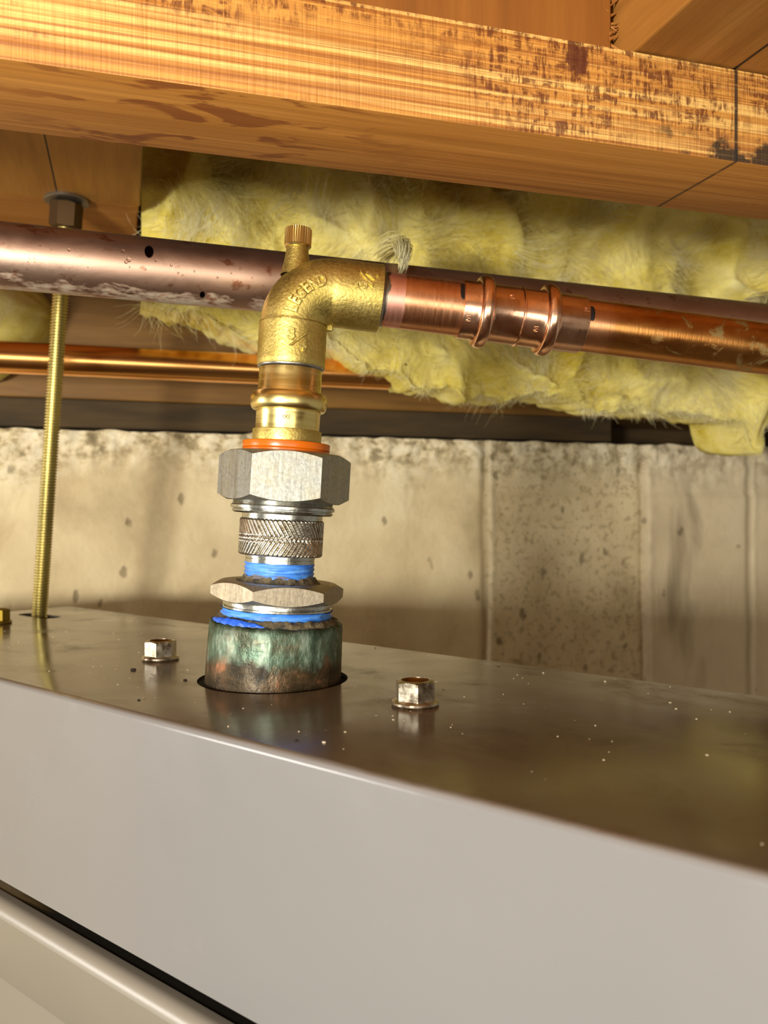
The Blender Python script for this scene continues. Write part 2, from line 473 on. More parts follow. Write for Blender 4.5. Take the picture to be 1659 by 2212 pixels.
# board standing on the beam, its torn end, and the joist beside it
TORN = at_p(1325, 60, 0.300)[0]
red = wood_plain('red_plywood', rgb(120, 70, 18), rgb(142, 86, 26), rgb(156, 98, 34), 'Z', 0.6)
eb = empty('blocking_board'); house(eb, TORN, 0.300, BEAM_Z1)
o = from_bm('board', box_bm(-0.75, -0.001, 0, 0.018, 0.0005, 0.26, 0.0006), red.m, eb)
V, Fc = [], []
for k in range(170):
    z = random.uniform(0.004, 0.2); l = random.uniform(0.002, 0.006); w = random.uniform(0.0004, 0.0009)
    dz = random.uniform(-0.003, 0.0035); x0 = -0.0015 + random.uniform(-0.001, 0.0005); y = random.uniform(-0.0012, 0.004)
    b = len(V)
    V += [(x0, y, z-w), (x0, y, z+w), (x0, y-w, z), (x0 + l*random.choice((1, 1, -0.6)), y-0.001, z+dz)]
    Fc += [(b, b+1, b+3), (b+1, b+2, b+3), (b+2, b, b+3), (b, b+2, b+1)]
o = mesh('splinters', V, Fc, wood_plain('splinter_wood', rgb(140, 84, 30), rgb(176, 116, 50), rgb(196, 140, 72), 'X').m, eb); o['kind'] = 'stuff'
tag(eb, 'reddish-brown board with a torn sawn end standing on the beam', 'board')
joist_line = (0, (PENCIL + BEAM_A0) - (TORN + 0.002), 0.0007, None, None)
jw = wood_plain('joist_wood', rgb(138, 88, 30), rgb(166, 112, 46), rgb(184, 130, 62), 'Y', 1.0, lines=[joist_line])
o = from_bm('floor_joist', box_bm(0, 0.135, -0.30, 0.040, 0.0006, 0.26, 0.001), jw.m); house(o, TORN + 0.002, 0.300, BEAM_Z1)
tag(o, 'tan floor joist resting on the beam at the upper right corner', 'timber')

# two blocking pieces the hanger rod hangs from
BLK_A1, BLK_Z = 0.008, 0.195
hb1 = wood_plain('block_wood', rgb(148, 96, 28), rgb(174, 120, 44), rgb(190, 136, 56), 'Y', 0.8, lines=[(0, -0.049, 0.0005, None, None)])
hb2 = wood_plain('block_wood_2', rgb(148, 94, 30), rgb(172, 114, 42), rgb(188, 132, 58), 'X', 0.8)
o = from_bm('hanger_block', box_bm(-0.62, 0, 0, 0.2095, 0, 0.24, 0.0012), hb1.m); house(o, BLK_A1, 0.36, BLK_Z)
tag(o, 'wide tan wooden block behind the beam, a pencil line leading to the rod washer', 'block')
o = from_bm('hanger_block', box_bm(-0.62, 0, 0, 0.195, 0, 0.24, 0.0012), hb2.m); house(o, BLK_A1 - 0.001, 0.5702, BLK_Z + 0.0005)
tag(o, 'orange-brown wooden block between the rod washer and the rim joist', 'block')

# ------------------------------------------------------------------ insulation
BOT = [(250, 640), (340, 655), (450, 705), (560, 742), (650, 745), (720, 760), (790, 815), (900, 850), (960, 846), (1000, 872), (1040, 862), (1080, 880),
       (1150, 876), (1250, 893), (1330, 905), (1390, 915), (1440, 900), (1500, 918), (1540, 932), (1575, 934), (1588, 965), (1604, 998), (1618, 965), (1630, 934), (1659, 925), (1760, 940), (2200, 940)]
INS_P = 0.60
BOTT = [at_p(x, y - 26, INS_P) for x, y in BOT]
def zbot(a):
    if a <= BOTT[0][0]: return BOTT[0][1]
    for (a0, z0), (a1, z1) in zip(BOTT, BOTT[1:]):
        if a <= a1: return z0 + (z1-z0)*(a-a0)/(a1-a0)
    return BOTT[-1][1]
HOLE = at_p(1535, 580, 0.56)
def ins_material(name, dark=1.0):
    m = Mat(name, rough=0.95)
    a = m.noise(m.coords((1, 1, 1)), 13, 5, 0.6, 0.8)
    c = m.ramp(a, [(0.28, rgb(196, 170, 44)), (0.45, rgb(222, 204, 102)), (0.6, rgb(232, 218, 138)), (0.75, rgb(244, 234, 180))])
    f = m.noise(m.coords((60, 60, 220), rot=(0, 0.6, 0)), 1.0, 4, 0.65, 1.4)
    c = m.mix(m.mr(f, 0.45, 0.75, 0, 0.5), c, rgb(240, 228, 162))
    m.color(c)
    m.b.inputs['Specular IOR Level'].default_value = 0.1
    m.b.inputs['Subsurface Weight'].default_value = 0.35
    m.b.inputs['Subsurface Radius'].default_value = (1.0, 0.8, 0.25)
    m.b.inputs['Subsurface Scale'].default_value = 0.008
    m.bump(f, 0.3, 0.003)
    return m.m
ins_mat = ins_material('yellow_glass_wool')
fib = Mat('glass_fibre', rgb(240, 228, 158), 0.7); fib.b.inputs['Specular IOR Level'].default_value = 0.2
fib.color(fib.ramp(fib.noise(fib.coords(), 30, 3), [(0.35, rgb(232, 216, 126)), (0.65, rgb(248, 242, 204))]))

def ins_surface(a, t, seed):
    """glass wool face: t 0 at the top, 1 at the drooping lower edge, >1 rolls under"""
    zb = zbot(a) - 0.004
    zt = 0.36
    if t <= 1.0:
        z = zt + (zb - zt)*t
        pb = 0.545 + 0.055*(t**1.5)
    else:
        s = t - 1.0
        z = zb - 0.006*sin(s*pi) + 0.02*s
        pb = 0.60 + 0.11*s
    q = Vector((a, z, seed))
    big = noise.fractal(q*9.0, 0.8, 2.0, 3)
    med = noise.fractal(q*30.0 + Vector((3, 1, 0)), 0.8, 2.1, 4)
    fine = noise.fractal(q*120.0, 0.6, 2.0, 3)
    rdg = 1 - abs(noise.noise(Vector((a*16 + z*14, z*22 - a*8, seed+4))))*2
    d = 0.026*big + 0.0045*med + 0.0007*fine + 0.012*max(0, rdg)**2
    hz = ((a - HOLE[0])/0.014)**2 + ((z - HOLE[1])/0.012)**2
    d -= 0.13*math.exp(-hz**2*0.8)
    if t > 0.86 and t <= 1: d -= 0.006*(t-0.86)/0.14
    p = max(0.455, pb - d)
    if t > 0.8: z += min(1.0, (t-0.8)/0.15)*(0.006*med + 0.003*fine)
    return Vector((a, p, z))

def insulation():
    a0, a1 = BLK_A1 + 0.0008, 1.05
    na, nt = 420, 120
    V, Fc = [], []
    for i in range(na+1):
        a = a0 + (a1-a0)*i/na
        for k in range(nt+1):
            t = 1.7*k/nt
            V.append(ins_surface(a, t, 2.0))
    for i in range(na):
        for k in range(nt):
            q = i*(nt+1)+k; Fc.append((q, q+nt+1, q+nt+2, q+1))
    root = empty('insulation_batt'); house(root, 0, 0, 0)
    mesh('glass_wool', V, Fc, ins_mat, root, 180)
    # loose fibres and tufts
    SV, SF = [], []
    def strand(p0, d, length, r, curl, ph):
        n = 7; b = len(SV)
        pos = p0.copy(); dr = d.normalized(); st = length/(n-1)
        for i in range(n):
            rr = r*(1 - 0.75*i/(n-1))
            s1 = dr.orthogonal().normalized(); s2 = dr.cross(s1)
            for j in range(3):
                an = 2*pi*j/3; SV.append(pos + (s1*cos(an) + s2*sin(an))*rr)
            nv = noise.noise_vector(pos*28.0 + Vector((ph, 0, 0)))
            dr = (dr + nv*curl).normalized(); pos = pos + dr*st
        for i in range(n-1):
            for j in range(3):
                SF.append((b+i*3+j, b+i*3+(j+1) % 3, b+(i+1)*3+(j+1) % 3, b+(i+1)*3+j))
    def surf_pt(a, t):
        c = ins_surface(a, t, 2.0)
        da = ins_surface(a+0.004, t, 2.0) - c; dt = ins_surface(a, t+0.01, 2.0) - c
        nn = da.cross(dt).normalized()
        if nn.y > 0: nn = -nn
        return c, nn
    def near_hole(c): return ((c.x - HOLE[0])/0.022)**2 + ((c.z - HOLE[1])/0.022)**2 < 1
    for k in range(13000):                                    # general fuzz
        a = random.uniform(a0, a1-0.35); t = random.uniform(0.25, 1.04)
        c, nn = surf_pt(a, t)
        if near_hole(c): continue
        fl = noise.noise_vector(Vector((a*12, t*5, 9)))
        d = fl*1.2 + nn*random.uniform(0.1, 0.5) + Vector((random.gauss(0, .3), random.gauss(0, .3), random.gauss(0, .3)))
        strand(c - nn*0.001, d, random.uniform(0.008, 0.03), random.uniform(0.00008, 0.0002), 0.45, 0)
    for k in range(170):                                      # wispy tufts
        a = random.uniform(a0+0.02, a1-0.38); t = random.uniform(0.35, 0.93)
        c, nn = surf_pt(a, t)
        if near_hole(c): continue
        d0 = (nn*0.5 + noise.noise_vector(Vector((a*9, t*9, 1)))*1.2 + Vector((0, 0, -0.5))).normalized()
        for q in range(60):
            off = Vector((random.gauss(0, .006), random.gauss(0, .002), random.gauss(0, .006)))
            strand(c + off, d0 + Vector((random.gauss(0, .14), random.gauss(0, .14), random.gauss(0, .14))), random.uniform(0.014, 0.045), random.uniform(0.00008, 0.00016), 0.5, k)
    for k in range(2400):                                    # ragged lower edge
        a = random.uniform(a0 + 0.10, a1-0.35); t = random.uniform(0.96, 1.15)
        c, nn = surf_pt(a, t)
        cl = noise.noise(Vector((a*60, 0, 3)))
        d = Vector((random.gauss(0.15, .35), random.gauss(-.1, .3), -1))
        strand(c, d, random.uniform(0.002, 0.006)*(1.3 + 1.4*cl), random.uniform(0.0001, 0.00022), 0.6, 0)
    # two locks that hang down over the big copper pipe
    for (x0, x1, z0, zm_, z1, wd) in ((838, 864, 0.150, 0.134, 0.113, 0.0024), (1640, 1605, 0.140, 0.120, 0.091, 0.0036)):
        a0_ = at_p(x0, 500, 0.475)[0]; a1_ = at_p(x1, 580, 0.386)[0]
        for q in range(240):
            g = [random.gauss(0, 1) for _ in range(4)]; ex = random.uniform(0.7, 1.0); b = len(SV); n = 9
            r_ = random.uniform(0.0001, 0.00022)
            for i in range(n):
                t = ex*i/(n-1)
                aa = a0_ + (a1_-a0_)*t + wd*g[0]*(1.5-1.15*t) + 0.001*noise.noise(Vector((q*.7, t*4, 1)))
                pp = (1-t)**2*0.480 + 2*t*(1-t)*0.400 + t*t*0.385 + 0.0015*g[1]*(1-0.6*t)
                zz = (1-t)**2*z0 + 2*t*(1-t)*(zm_+0.008) + t*t*z1 + 0.0028*g[2]*(1-0.7*t)
                for j in range(3):
                    an = 2*pi*j/3; SV.append(Vector((aa + r_*cos(an), pp, zz + r_*sin(an))))
            for i in range(n-1):
                for j in range(3):
                    SF.append((b+i*3+j, b+i*3+(j+1) % 3, b+(i+1)*3+(j+1) % 3, b+(i+1)*3+j))
    o = mesh('loose_fibres', SV, SF, fib.m, root); o['kind'] = 'stuff'
    for p in o.data.polygons: p.use_smooth = True
    tag(root, 'fluffy yellow glass wool insulation bulging below the beam behind the pipes', 'insulation')
insulation()

def insulation_small():
    V, Fc = [], []
    na, nb = 90, 40
    for i in range(na+1):
        a = -0.42 + 0.365*i/na
        for k in range(nb+1):
            th = pi*k/nb
            q = Vector((a*14, k/nb*3, 8))
            e_ = max(0.0, 1 - max(0, (a+0.10)/0.045))**0.6 if a > -0.10 else 1.0
            r = (0.052 + 0.014*noise.fractal(q, 0.8, 2, 4))*e_
            V.append((a, 0.768 - r*2.05*sin(th), min(0.1945, 0.158 + r*0.95*cos(th))))
    for i in range(na):
        for k in range(nb):
            q = i*(nb+1)+k; Fc.append((q, q+nb+1, q+nb+2, q+1))
    o = mesh('insulation_batt', V, Fc, ins_mat, None, 180); house(o, 0, 0, 0)
    tag(o, 'small patch of yellow insulation left of the threaded rod under the copper pipe', 'insulation')
insulation_small()

# ------------------------------------------------------------------ long pipes behind
def pipe_along(name, c0, c1, r, mat, n=40, wall=0.0011):
    """open tube between two points, local Z along its length"""
    c0, c1 = Vector(c0), Vector(c1); d = c1 - c0; L = d.length; z = d/L
    y = (Vector((0, 0, 1)) - z*z.z).normalized(); x = y.cross(z)
    prof = [(0, r-wall), (0, r), (L*0.25, r), (L*0.5, r), (L*0.75, r), (L, r), (L, r-wall)]
    V, Fc = lathe_vf(prof, n, None, True)
    o = mesh(name, V, Fc, mat, None, 40)
    o.matrix_world = Matrix.Translation(c0) @ rot_from(x, y, z).to_4x4()
    return o, L

BIG0 = E*(-0.55) + P*0.405 + Vector((0, 0, H + 0.1215))
BIG1 = E*(1.20) + P*0.405 + Vector((0, 0, H + 0.0871))
def big_pipe_local(x, y):
    """sighted spot on the near side of the big pipe, in the pipe's own frame"""
    z = (BIG1 - BIG0).normalized(); yv = (Vector((0, 0, 1)) - z*z.z).normalized(); xv = yv.cross(z)
    k = Vector(((x - W_PX/2)/F, 1, -(y - H_PX/2)/F)).normalized()
    o = Vector((0, 0, H)) - BIG0
    R = 0.0143
    ol = Vector((o.dot(xv), o.dot(yv), o.dot(z))); kl = Vector((k.dot(xv), k.dot(yv), k.dot(z)))
    A = kl.x**2 + kl.y**2; B = 2*(ol.x*kl.x + ol.y*kl.y); C_ = ol.x**2 + ol.y**2 - R*R
    D = B*B - 4*A*C_
    if D < 0: return None
    t = (-B - sqrt(D))/(2*A)
    return ol + kl*t
def big_pipe():
    m = Mat('tarnished_copper', rough=0.33, metal=1.0)
    a = m.noise(m.coords((20, 20, 9)), 1.0, 5, 0.6, 0.5)
    c = m.ramp(a, [(0.3, rgb(188, 156, 136)), (0.5, rgb(204, 168, 146)), (0.7, rgb(214, 184, 164))])
    x = m.sep()
    # verdigris bloom on the belly and a grey film on the crown
    n1 = m.noise(m.coords((90, 90, 45)), 1.0, 5, 0.65, 0.4)
    bel = m.mr(m.math('ADD', x[1], m.mr(n1, 0.2, 0.8, -0.006, 0.006)), -0.0138, -0.0112, 1, 0)
    bel = m.math('MULTIPLY', bel, m.mr(m.noise(m.coords((260, 260, 130)), 1.0, 4, 0.65), 0.36, 0.58))
    c = m.mix(m.math('MULTIPLY', bel, 0.6), c, rgb(142, 148, 126))
    crn = m.mr(m.math('ADD', x[1], m.mr(n1, 0.2, 0.8, -0.002, 0.002)), 0.0095, 0.0125, 0, 0.65)
    c = m.mix(crn, c, rgb(136, 124, 112))
    rst = m.math('MULTIPLY', m.mr(m.noise(m.coords((120, 120, 90)), 1.0, 4, 0.6), 0.60, 0.68), 0.7)
    c = m.mix(rst, c, rgb(142, 72, 24))
    mt = m.math('SUBTRACT', 1.0, m.math('MULTIPLY', bel, 0.85)); m.link(mt, m.b.inputs['Metallic'])
    rg = m.math('ADD', m.mr(n1, 0.3, 0.7, 0.36, 0.46), m.math('MULTIPLY', bel, 0.35))
    for (px, py, rx, ry) in ((322, 543, 0.0021, 0.0034), (437, 637, 0.0012, 0.002)):
        q = big_pipe_local(px, py)
        if q is None: continue
        k = m.mr(m.blob(q, (ry, ry, rx)), 0.85, 1.0, 1, 0)
        c = m.mix(k, c, rgb(28, 12, 10))
    m.color(c); m.rough(rg)
    m.bump(n1, 0.12, 0.0008)
    root, L = pipe_along('copper_pipe', BIG0, BIG1, 0.0143, m.m, 64)
    # beads of condensation
    wm = Mat('water', (0.95, 0.9, 0.85, 1), 0.03); wm.b.inputs['Transmission Weight'].default_value = 1.0; wm.b.inputs['IOR'].default_value = 1.33
    bm = bmesh.new()
    spots = [(87, 530, 5), (149, 540, 7), (243, 507, 5), (265, 543, 9), (278, 561, 11), (272, 566, 8), (337, 563, 6), (370, 573, 6), (315, 582, 4), (312, 516, 4),
             (385, 590, 5), (395, 596, 6), (420, 586, 5), (455, 560, 4), (500, 590, 5), (520, 610, 4), (60, 566, 3), (75, 567, 3), (190, 578, 3), (470, 600, 5), (540, 580, 4), (545, 600, 4), (280, 577, 4), (410, 560, 3)]
    for px, py, s in spots:
        q = big_pipe_local(px, py)
        if q is None: continue
        nn = Vector((q.x, q.y, 0)).normalized()
        r = s*0.5*0.385/F
        M = Matrix.Translation(q) @ nn.to_track_quat('Z', 'Y').to_matrix().to_4x4() @ Matrix.Diagonal((r, r, r*0.55, 1))
        bmesh.ops.create_icosphere(bm, subdivisions=2, radius=1.0, matrix=M)
    d = from_bm('water_droplets', bm, wm.m, root, 180); d['kind'] = 'stuff'
    tag(root, 'thick tarnished copper pipe with green bloom and water beads running behind the elbow', 'pipe')
big_pipe()
cp = Mat('bright_copper', rgb(206, 120, 44), 0.22, 1.0)
cp.color(cp.ramp(cp.noise(cp.coords((30, 30, 12)), 1, 4), [(0.35, rgb(232, 162, 88)), (0.65, rgb(246, 184, 112))]))
o, _ = pipe_along('copper_pipe', E*(-0.6) + P*0.640 + Vector((0, 0, H + 0.1066)), E*(0.195) + P*0.640 + Vector((0, 0, H + 0.1066)), 0.0111, cp.m)
tag(o, 'thin bright copper pipe in front of the sill plate at left', 'pipe')

# ------------------------------------------------------------------ the hung metal cabinet
BX_Z = -0.068
HOLE_C = at(590, 1475, 0.35)
ROD0 = at(85, 1330, -BX_Z*F/(1330 - H_PX/2))
ROD1 = at(145, 430, BLK_Z*F/(H_PX/2 - 430))
def un(v): return Vector((v.dot(U), v.dot(Nn)))
HC = un(HOLE_C); RC = un(ROD0)
U0, U1, N0, N1 = -0.572, 0.40, 0.1695, 0.335
def cab(o, z=0.0): return frame(o, (0, 0, H + z), TH_U)

def paint(name, base, rough, top=False):
    m = Mat(name, base, rough)
    n1 = m.noise(m.coords((3, 3, 3)), 2.2, 4, 0.55, 0.4)
    c = m.mix(m.mr(n1, 0.35, 0.7, 0, 0.28), base, tuple(q*0.80 for q in base[:3]) + (1,))
    if top:
        x = m.sep()
        up = m.mr(x[2], BX_Z-0.001, BX_Z-0.0002)
        s1 = m.noise(m.coords((9, 16, 9)), 1.0, 6, 0.7, 1.2)
        s2 = m.noise(m.coords((30, 30, 30)), 1.0, 4, 0.6, 0.5)
        grime = m.math('MULTIPLY', m.mr(s1, 0.52, 0.62), m.mr(s2, 0.35, 0.6))
        c = m.mix(m.math('MULTIPLY', grime, m.math('MULTIPLY', up, 0.65)), c, rgb(60, 42, 16))
        lid_dim = m.mix(m.math('MULTIPLY', up, 0.62), c, rgb(86, 66, 36))   # lid's dimness in grazing light, painted into the colour
        c = lid_dim
        m.rough(m.math('ADD', m.mr(s2, 0.3, 0.7, rough-0.06, rough+0.06), m.math('MULTIPLY', grime, 0.1)))
    m.color(c)
    return m.m

def cabinet():
    root = empty('metal_cabinet'); cab(root)
    pm = paint('grey_enamel', rgb(122, 120, 119), 0.17, True)
    # folded cover: lid with holes, rolled bends, skirts
    r = 0.0026; K = 8
    bm = bmesh.new()
    zt, zb = BX_Z, -0.1500
    def loop(pts): 
        vs = [bm.verts.new(p) for p in pts]
        return [bm.edges.new((vs[i], vs[(i+1) % len(vs)])) for i in range(len(vs))], vs
    outer, ov = loop([(U0+r, N0+r, zt), (U1-r, N0+r, zt), (U1-r, N1-r, zt), (U0+r, N1-r, zt)])
    e1, hv = loop([(HC.x + 0.0305*cos(2*pi*i/56), HC.y + 0.0305*sin(2*pi*i/56), zt) for i in range(56)])
    sl = []
    for i in range(24):
        t = 2*pi*i/24
        sl.append((RC.x + (0.013 if cos(t) > 0 else -0.013) + 0.0068*cos(t), RC.y + 0.0068*sin(t), zt))
    e2, sv = loop(sl)
    bmesh.ops.triangle_fill(bm, use_beauty=True, use_dissolve=False, edges=outer + e1 + e2, normal=(0, 0, 1))
    # turned-down lips round the openings
    for vs in (hv, sv):
        low = [bm.verts.new((v.co.x, v.co.y, zt-0.0015)) for v in vs]
        for i in range(len(vs)):
            j = (i+1) % len(vs); bm.faces.new((vs[i], vs[j], low[j], low[i]))
    # bends and skirts around
    rings = []
    cx = [(U0+r, N0+r, -1, -1), (U1-r, N0+r, 1, -1), (U1-r, N1-r, 1, 1), (U0+r, N1-r, -1, 1)]
    corner_pts = []                       # plan outline with rounded corners, per ring offset
    for k in range(K+1):
        t = pi/2*k/K; off = r*sin(t); z = zt - r + r*cos(t)
        ring = []
        for (x, y, sx, sy) in cx:
            base = {(-1, -1): pi, (1, -1): 1.5*pi, (1, 1): 0, (-1, 1): 0.5*pi}[(sx, sy)]
            for q in range(4):
                an = base + pi/2*q/3; ring.append((x + off*cos(an), y + off*sin(an), z))
        rings.append(ring)
    rings.append([(x, y, zb + 0.0006) for x, y, z in rings[-1]])
    x_in = [(x, y) for x, y, z in rings[-1]]
    def inset(d): return [(x - d*(1 if x > 0 else -1) if abs(x) > 0.3 else x, y + (d if y < (N0+N1)/2 else -d)) for x, y in x_in]
    rings.append([(x, y, zb) for x, y in inset(0.0006)])
    rings.append([(x, y, zb) for x, y in inset(0.0022)])
    rings.append([(x, y, zb + 0.012) for x, y in inset(0.0024)])
    prev = None
    for q, ring in enumerate(rings):
        vs = [bm.verts.new(p) for p in ring]
        if prev:
            for i in range(len(vs)):
                j = (i+1) % len(vs); bm.faces.new((prev[i], prev[j], vs[j], vs[i]))
        prev = vs
    bmesh.ops.remove_doubles(bm, verts=bm.verts, dist=0.00002)
    bmesh.ops.dissolve_degenerate(bm, edges=bm.edges, dist=0.00001)
    o = from_bm('cover', bm, pm, root, 38)
    # lower housing: shelf, rolled lip, front panel
    lm = paint('beige_enamel', rgb(134, 128, 117), 0.36)
    lm.node_tree.nodes['Principled BSDF'].inputs['Specular IOR Level'].default_value = 1.0
    rl = 0.0050; nf = N0 - 0.001; zl = -0.1592
    prof = [(nf + rl + 0.0025, zl), (nf + rl, zl)]
    for k in range(1, 11):
        t = pi/2*k/10; prof.append((nf + rl - rl*sin(t), zl - rl + rl*cos(t)))
    prof += [(nf + 0.042, -0.235), (nf + 0.05, -0.238), (nf + 0.052, -0.36), (N1, -0.36), (N1, zl), (N1 - 0.03, zl), (N1 - 0.03, -0.08)]
    V, Fc = [], []
    for uu in (U0 + 0.004, U0+0.2, U0+0.4, U0+0.6, U1 - 0.004):
        for (nn, zz) in prof: V.append((uu, nn, zz))
    L = len(prof)
    for s in range(4):
        for i in range(L-1): Fc.append((s*L+i, s*L+i+1, (s+1)*L+i+1, (s+1)*L+i))
    mesh('lower_housing', V, Fc, lm, root, 30)
    # recess behind the rolled lip: gap shade painted dark brown, with mustard stains
    rm_ = Mat('recess_shade_stains', rough=0.6)
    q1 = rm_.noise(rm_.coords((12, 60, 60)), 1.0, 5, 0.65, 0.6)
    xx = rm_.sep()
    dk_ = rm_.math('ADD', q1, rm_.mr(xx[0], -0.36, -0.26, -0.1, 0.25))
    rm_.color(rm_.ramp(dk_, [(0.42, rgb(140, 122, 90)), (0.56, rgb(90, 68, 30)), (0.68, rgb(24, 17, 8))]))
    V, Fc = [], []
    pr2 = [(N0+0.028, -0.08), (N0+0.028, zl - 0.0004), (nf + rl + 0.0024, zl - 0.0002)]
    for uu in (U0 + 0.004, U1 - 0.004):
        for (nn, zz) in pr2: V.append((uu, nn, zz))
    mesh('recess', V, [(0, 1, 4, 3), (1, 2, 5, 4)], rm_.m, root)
    # specks of grit and dust lying on the lid
    gm = Mat('grit', rgb(214, 200, 170), 0.7)
    bm = bmesh.new()
    for k in range(240):
        uu = random.uniform(U0+0.03, 0.02); nn = random.uniform(N0+0.006, N1-0.006)
        if (Vector((uu, nn)) - HC).length < 0.033 or abs(uu-RC.x) < 0.03 and abs(nn-RC.y) < 0.012: continue
        s = abs(random.gauss(0, 0.00016)) + 0.00008
        bmesh.ops.create_icosphere(bm, subdivisions=1, radius=1, matrix=Matrix.Translation((uu, nn, BX_Z + s*0.4)) @ Matrix.Diagonal((s*random.uniform(.8, 2), s, s*0.6, 1)))
    d = from_bm('dust_specks', bm, gm.m, root); d['kind'] = 'stuff'
    dk = Mat('dark_crumb', rgb(30, 22, 12), 0.8)
    bm = bmesh.new()
    for px, py, s in ((288, 1448, 3), (425, 1470, 3.5), (400, 1470, 2), (300, 1513, 1.5), (640, 1600, 1.5)):
        v = at(px, py, -BX_Z*F/(py - H_PX/2)); q = un(v); r_ = s*0.0004
        if (q-HC).length < 0.031: continue
        bmesh.ops.create_icosphere(bm, subdivisions=1, radius=1, matrix=Matrix.Translation((q.x, q.y, BX_Z + r_*0.3)) @ Matrix.Diagonal((r_*1.4, r_, r_*0.5, 1)))
    d = from_bm('dark_crumbs', bm, dk.m, root); d['kind'] = 'stuff'
    tag(root, 'glossy grey enamelled metal cabinet hung under the timber, pipe entering its lid', 'cabinet')
cabinet()

# flange bolts in the lid
zinc_dark = Mat('worn_zinc', rgb(190, 182, 164), 0.28, 1.0)
nz = zinc_dark.noise(zinc_dark.coords((1, 1, 1)), 260, 4, 0.6)
zinc_dark.color(zinc_dark.ramp(nz, [(0.35, rgb(150, 136, 110)), (0.6, rgb(206, 198, 180))]))
zinc_dark.rough(zinc_dark.mr(nz, 0.3, 0.7, 0.18, 0.42)); zinc_dark.bump(nz, 0.15, 0.0005)
yel = Mat('yellow_zinc', rgb(140, 118, 46), 0.5, 1.0)
def make_bolt(rot, mat):
    root = empty('flange_bolt')
    lathe('flange', [(0.0, 0.002), (0.0, 0.0081), (0.0006, 0.0085), (0.0013, 0.0083), (0.0020, 0.0070), (0.0020, 0.002)], mat, root, 48)
    hd = hex_mesh('hex_head', 0.0018, 0.0088, 0.0073, 0.0050, mat, root, rot, drop=0.5, bot=False)
    lathe('dish', [(0.0088, 0.0052), (0.0080, 0.0046), (0.0068, 0.0030), (0.0064, 0.0)], rust_dish, hd, 32)
    return root
rust_dish = Mat('rusty_dish', rgb(120, 84, 36), 0.4, 0.8).m
for px, py, rot, mat, lab in ((347, 1424, 0.5, zinc_dark.m, 'shiny hex flange bolt in the lid between the rod and the green collar'),
                              (897, 1522, 0.62, zinc_dark.m, 'silver hex flange bolt in the lid right of the green collar'),
                              (-6, 1346, 0.3, yel.m, 'yellowish bolt head at the left picture edge beside the rod slot')):
    v = at(px, py, -BX_Z*F/(py - H_PX/2)); b = make_bolt(rot, mat)
    b.location = (v.x, v.y, H + BX_Z); tag(b, lab, 'bolt', 'flange bolts in the cabinet lid')

# threaded hanger rod with nut and washer
def rod():
    A = ROD0 + Vector((0, 0, H - 0.0)); B = ROD1 + Vector((0, 0, H))
    z = (B - A).normalized(); A = A - z*0.05
    x = (Vector((1, 0, 0)) - z*z.x).normalized(); y = z.cross(x)
    root = empty('threaded_rod', A, rot_from(x, y, z))
    L = (B - A).length
    rm = Mat('brass_plated_steel', rgb(176, 156, 92), 0.38, 1.0)
    rn = rm.noise(rm.coords((20, 20, 12)), 1.0, 4)
    rm.color(rm.ramp(rn, [(0.35, rgb(178, 164, 104)), (0.65, rgb(218, 204, 132))]))
    pitch = 0.00186; r0, r1 = 0.0039, 0.0050
    n = 16; prof = [(0, r0), (0.35, r1), (0.55, r1), (0.9, r0)]
    V, Fc = [], []
    rows = int((L + 0.02)/pitch)
    for k in range(rows):
        for (fz, rr) in prof:
            for j in range(n+1):
                t = 2*pi*j/n
                V.append((rr*cos(t), rr*sin(t), (k + fz + j/n)*pitch))
    m = rows*4
    for i in range(m-1):
        for j in range(n):
            Fc.append((i*(n+1)+j, i*(n+1)+j+1, (i+1)*(n+1)+j+1, (i+1)*(n+1)+j))
    mesh('rod', V, Fc, rm.m, root, 30)
    nm = Mat('dull_steel_nut', rgb(84, 62, 36), 0.5, 0.8)
    hex_mesh('nut', L-0.0175, L-0.0022, 0.0098, 0.0046, nm.m, root, 0.35, drop=0.5)
    wm = Mat('zinc_washer', rgb(150, 142, 126), 0.4, 0.9)
    # the washer lies flat on the wood although the rod leans
    w = lathe('washer', [(0, 0.0052), (0, 0.0132), (0.0004, 0.0136), (0.0020, 0.0134), (0.0020, 0.0052)], wm.m, root, 40, close=True)
    w.matrix_local = Matrix.Translation((0, 0, L-0.0021)) @ rot_from(x, y, z).to_4x4().inverted()
    tag(root, 'brassy threaded rod with nut and washer hanging from the wooden block at left', 'rod')
rod()

# ------------------------------------------------------------------ the fitting stack
CORNER = at(638, 622, 0.35)
AX = (CORNER - HOLE_C).normalized(); AX_LEN = (CORNER - HOLE_C).length
FAR = at(1655, 754, 0.376)
DIR = (FAR - CORNER).normalized()
xa = (DIR - AX*DIR.dot(AX)).normalized(); ya = AX.cross(xa)
RA = rot_from(xa, ya, AX)
PX = 0.35/F
def hh(y): return (1475 - y)/853.0*AX_LEN            # height along the stack axis from a sighted level
def hf(y, r): return hh(1106 + (y - 1106)*(0.35 - r)/0.35)
BASE = HOLE_C + Vector((0, 0, H))

def stack(name, h): return empty(name, BASE + AX*h, RA)

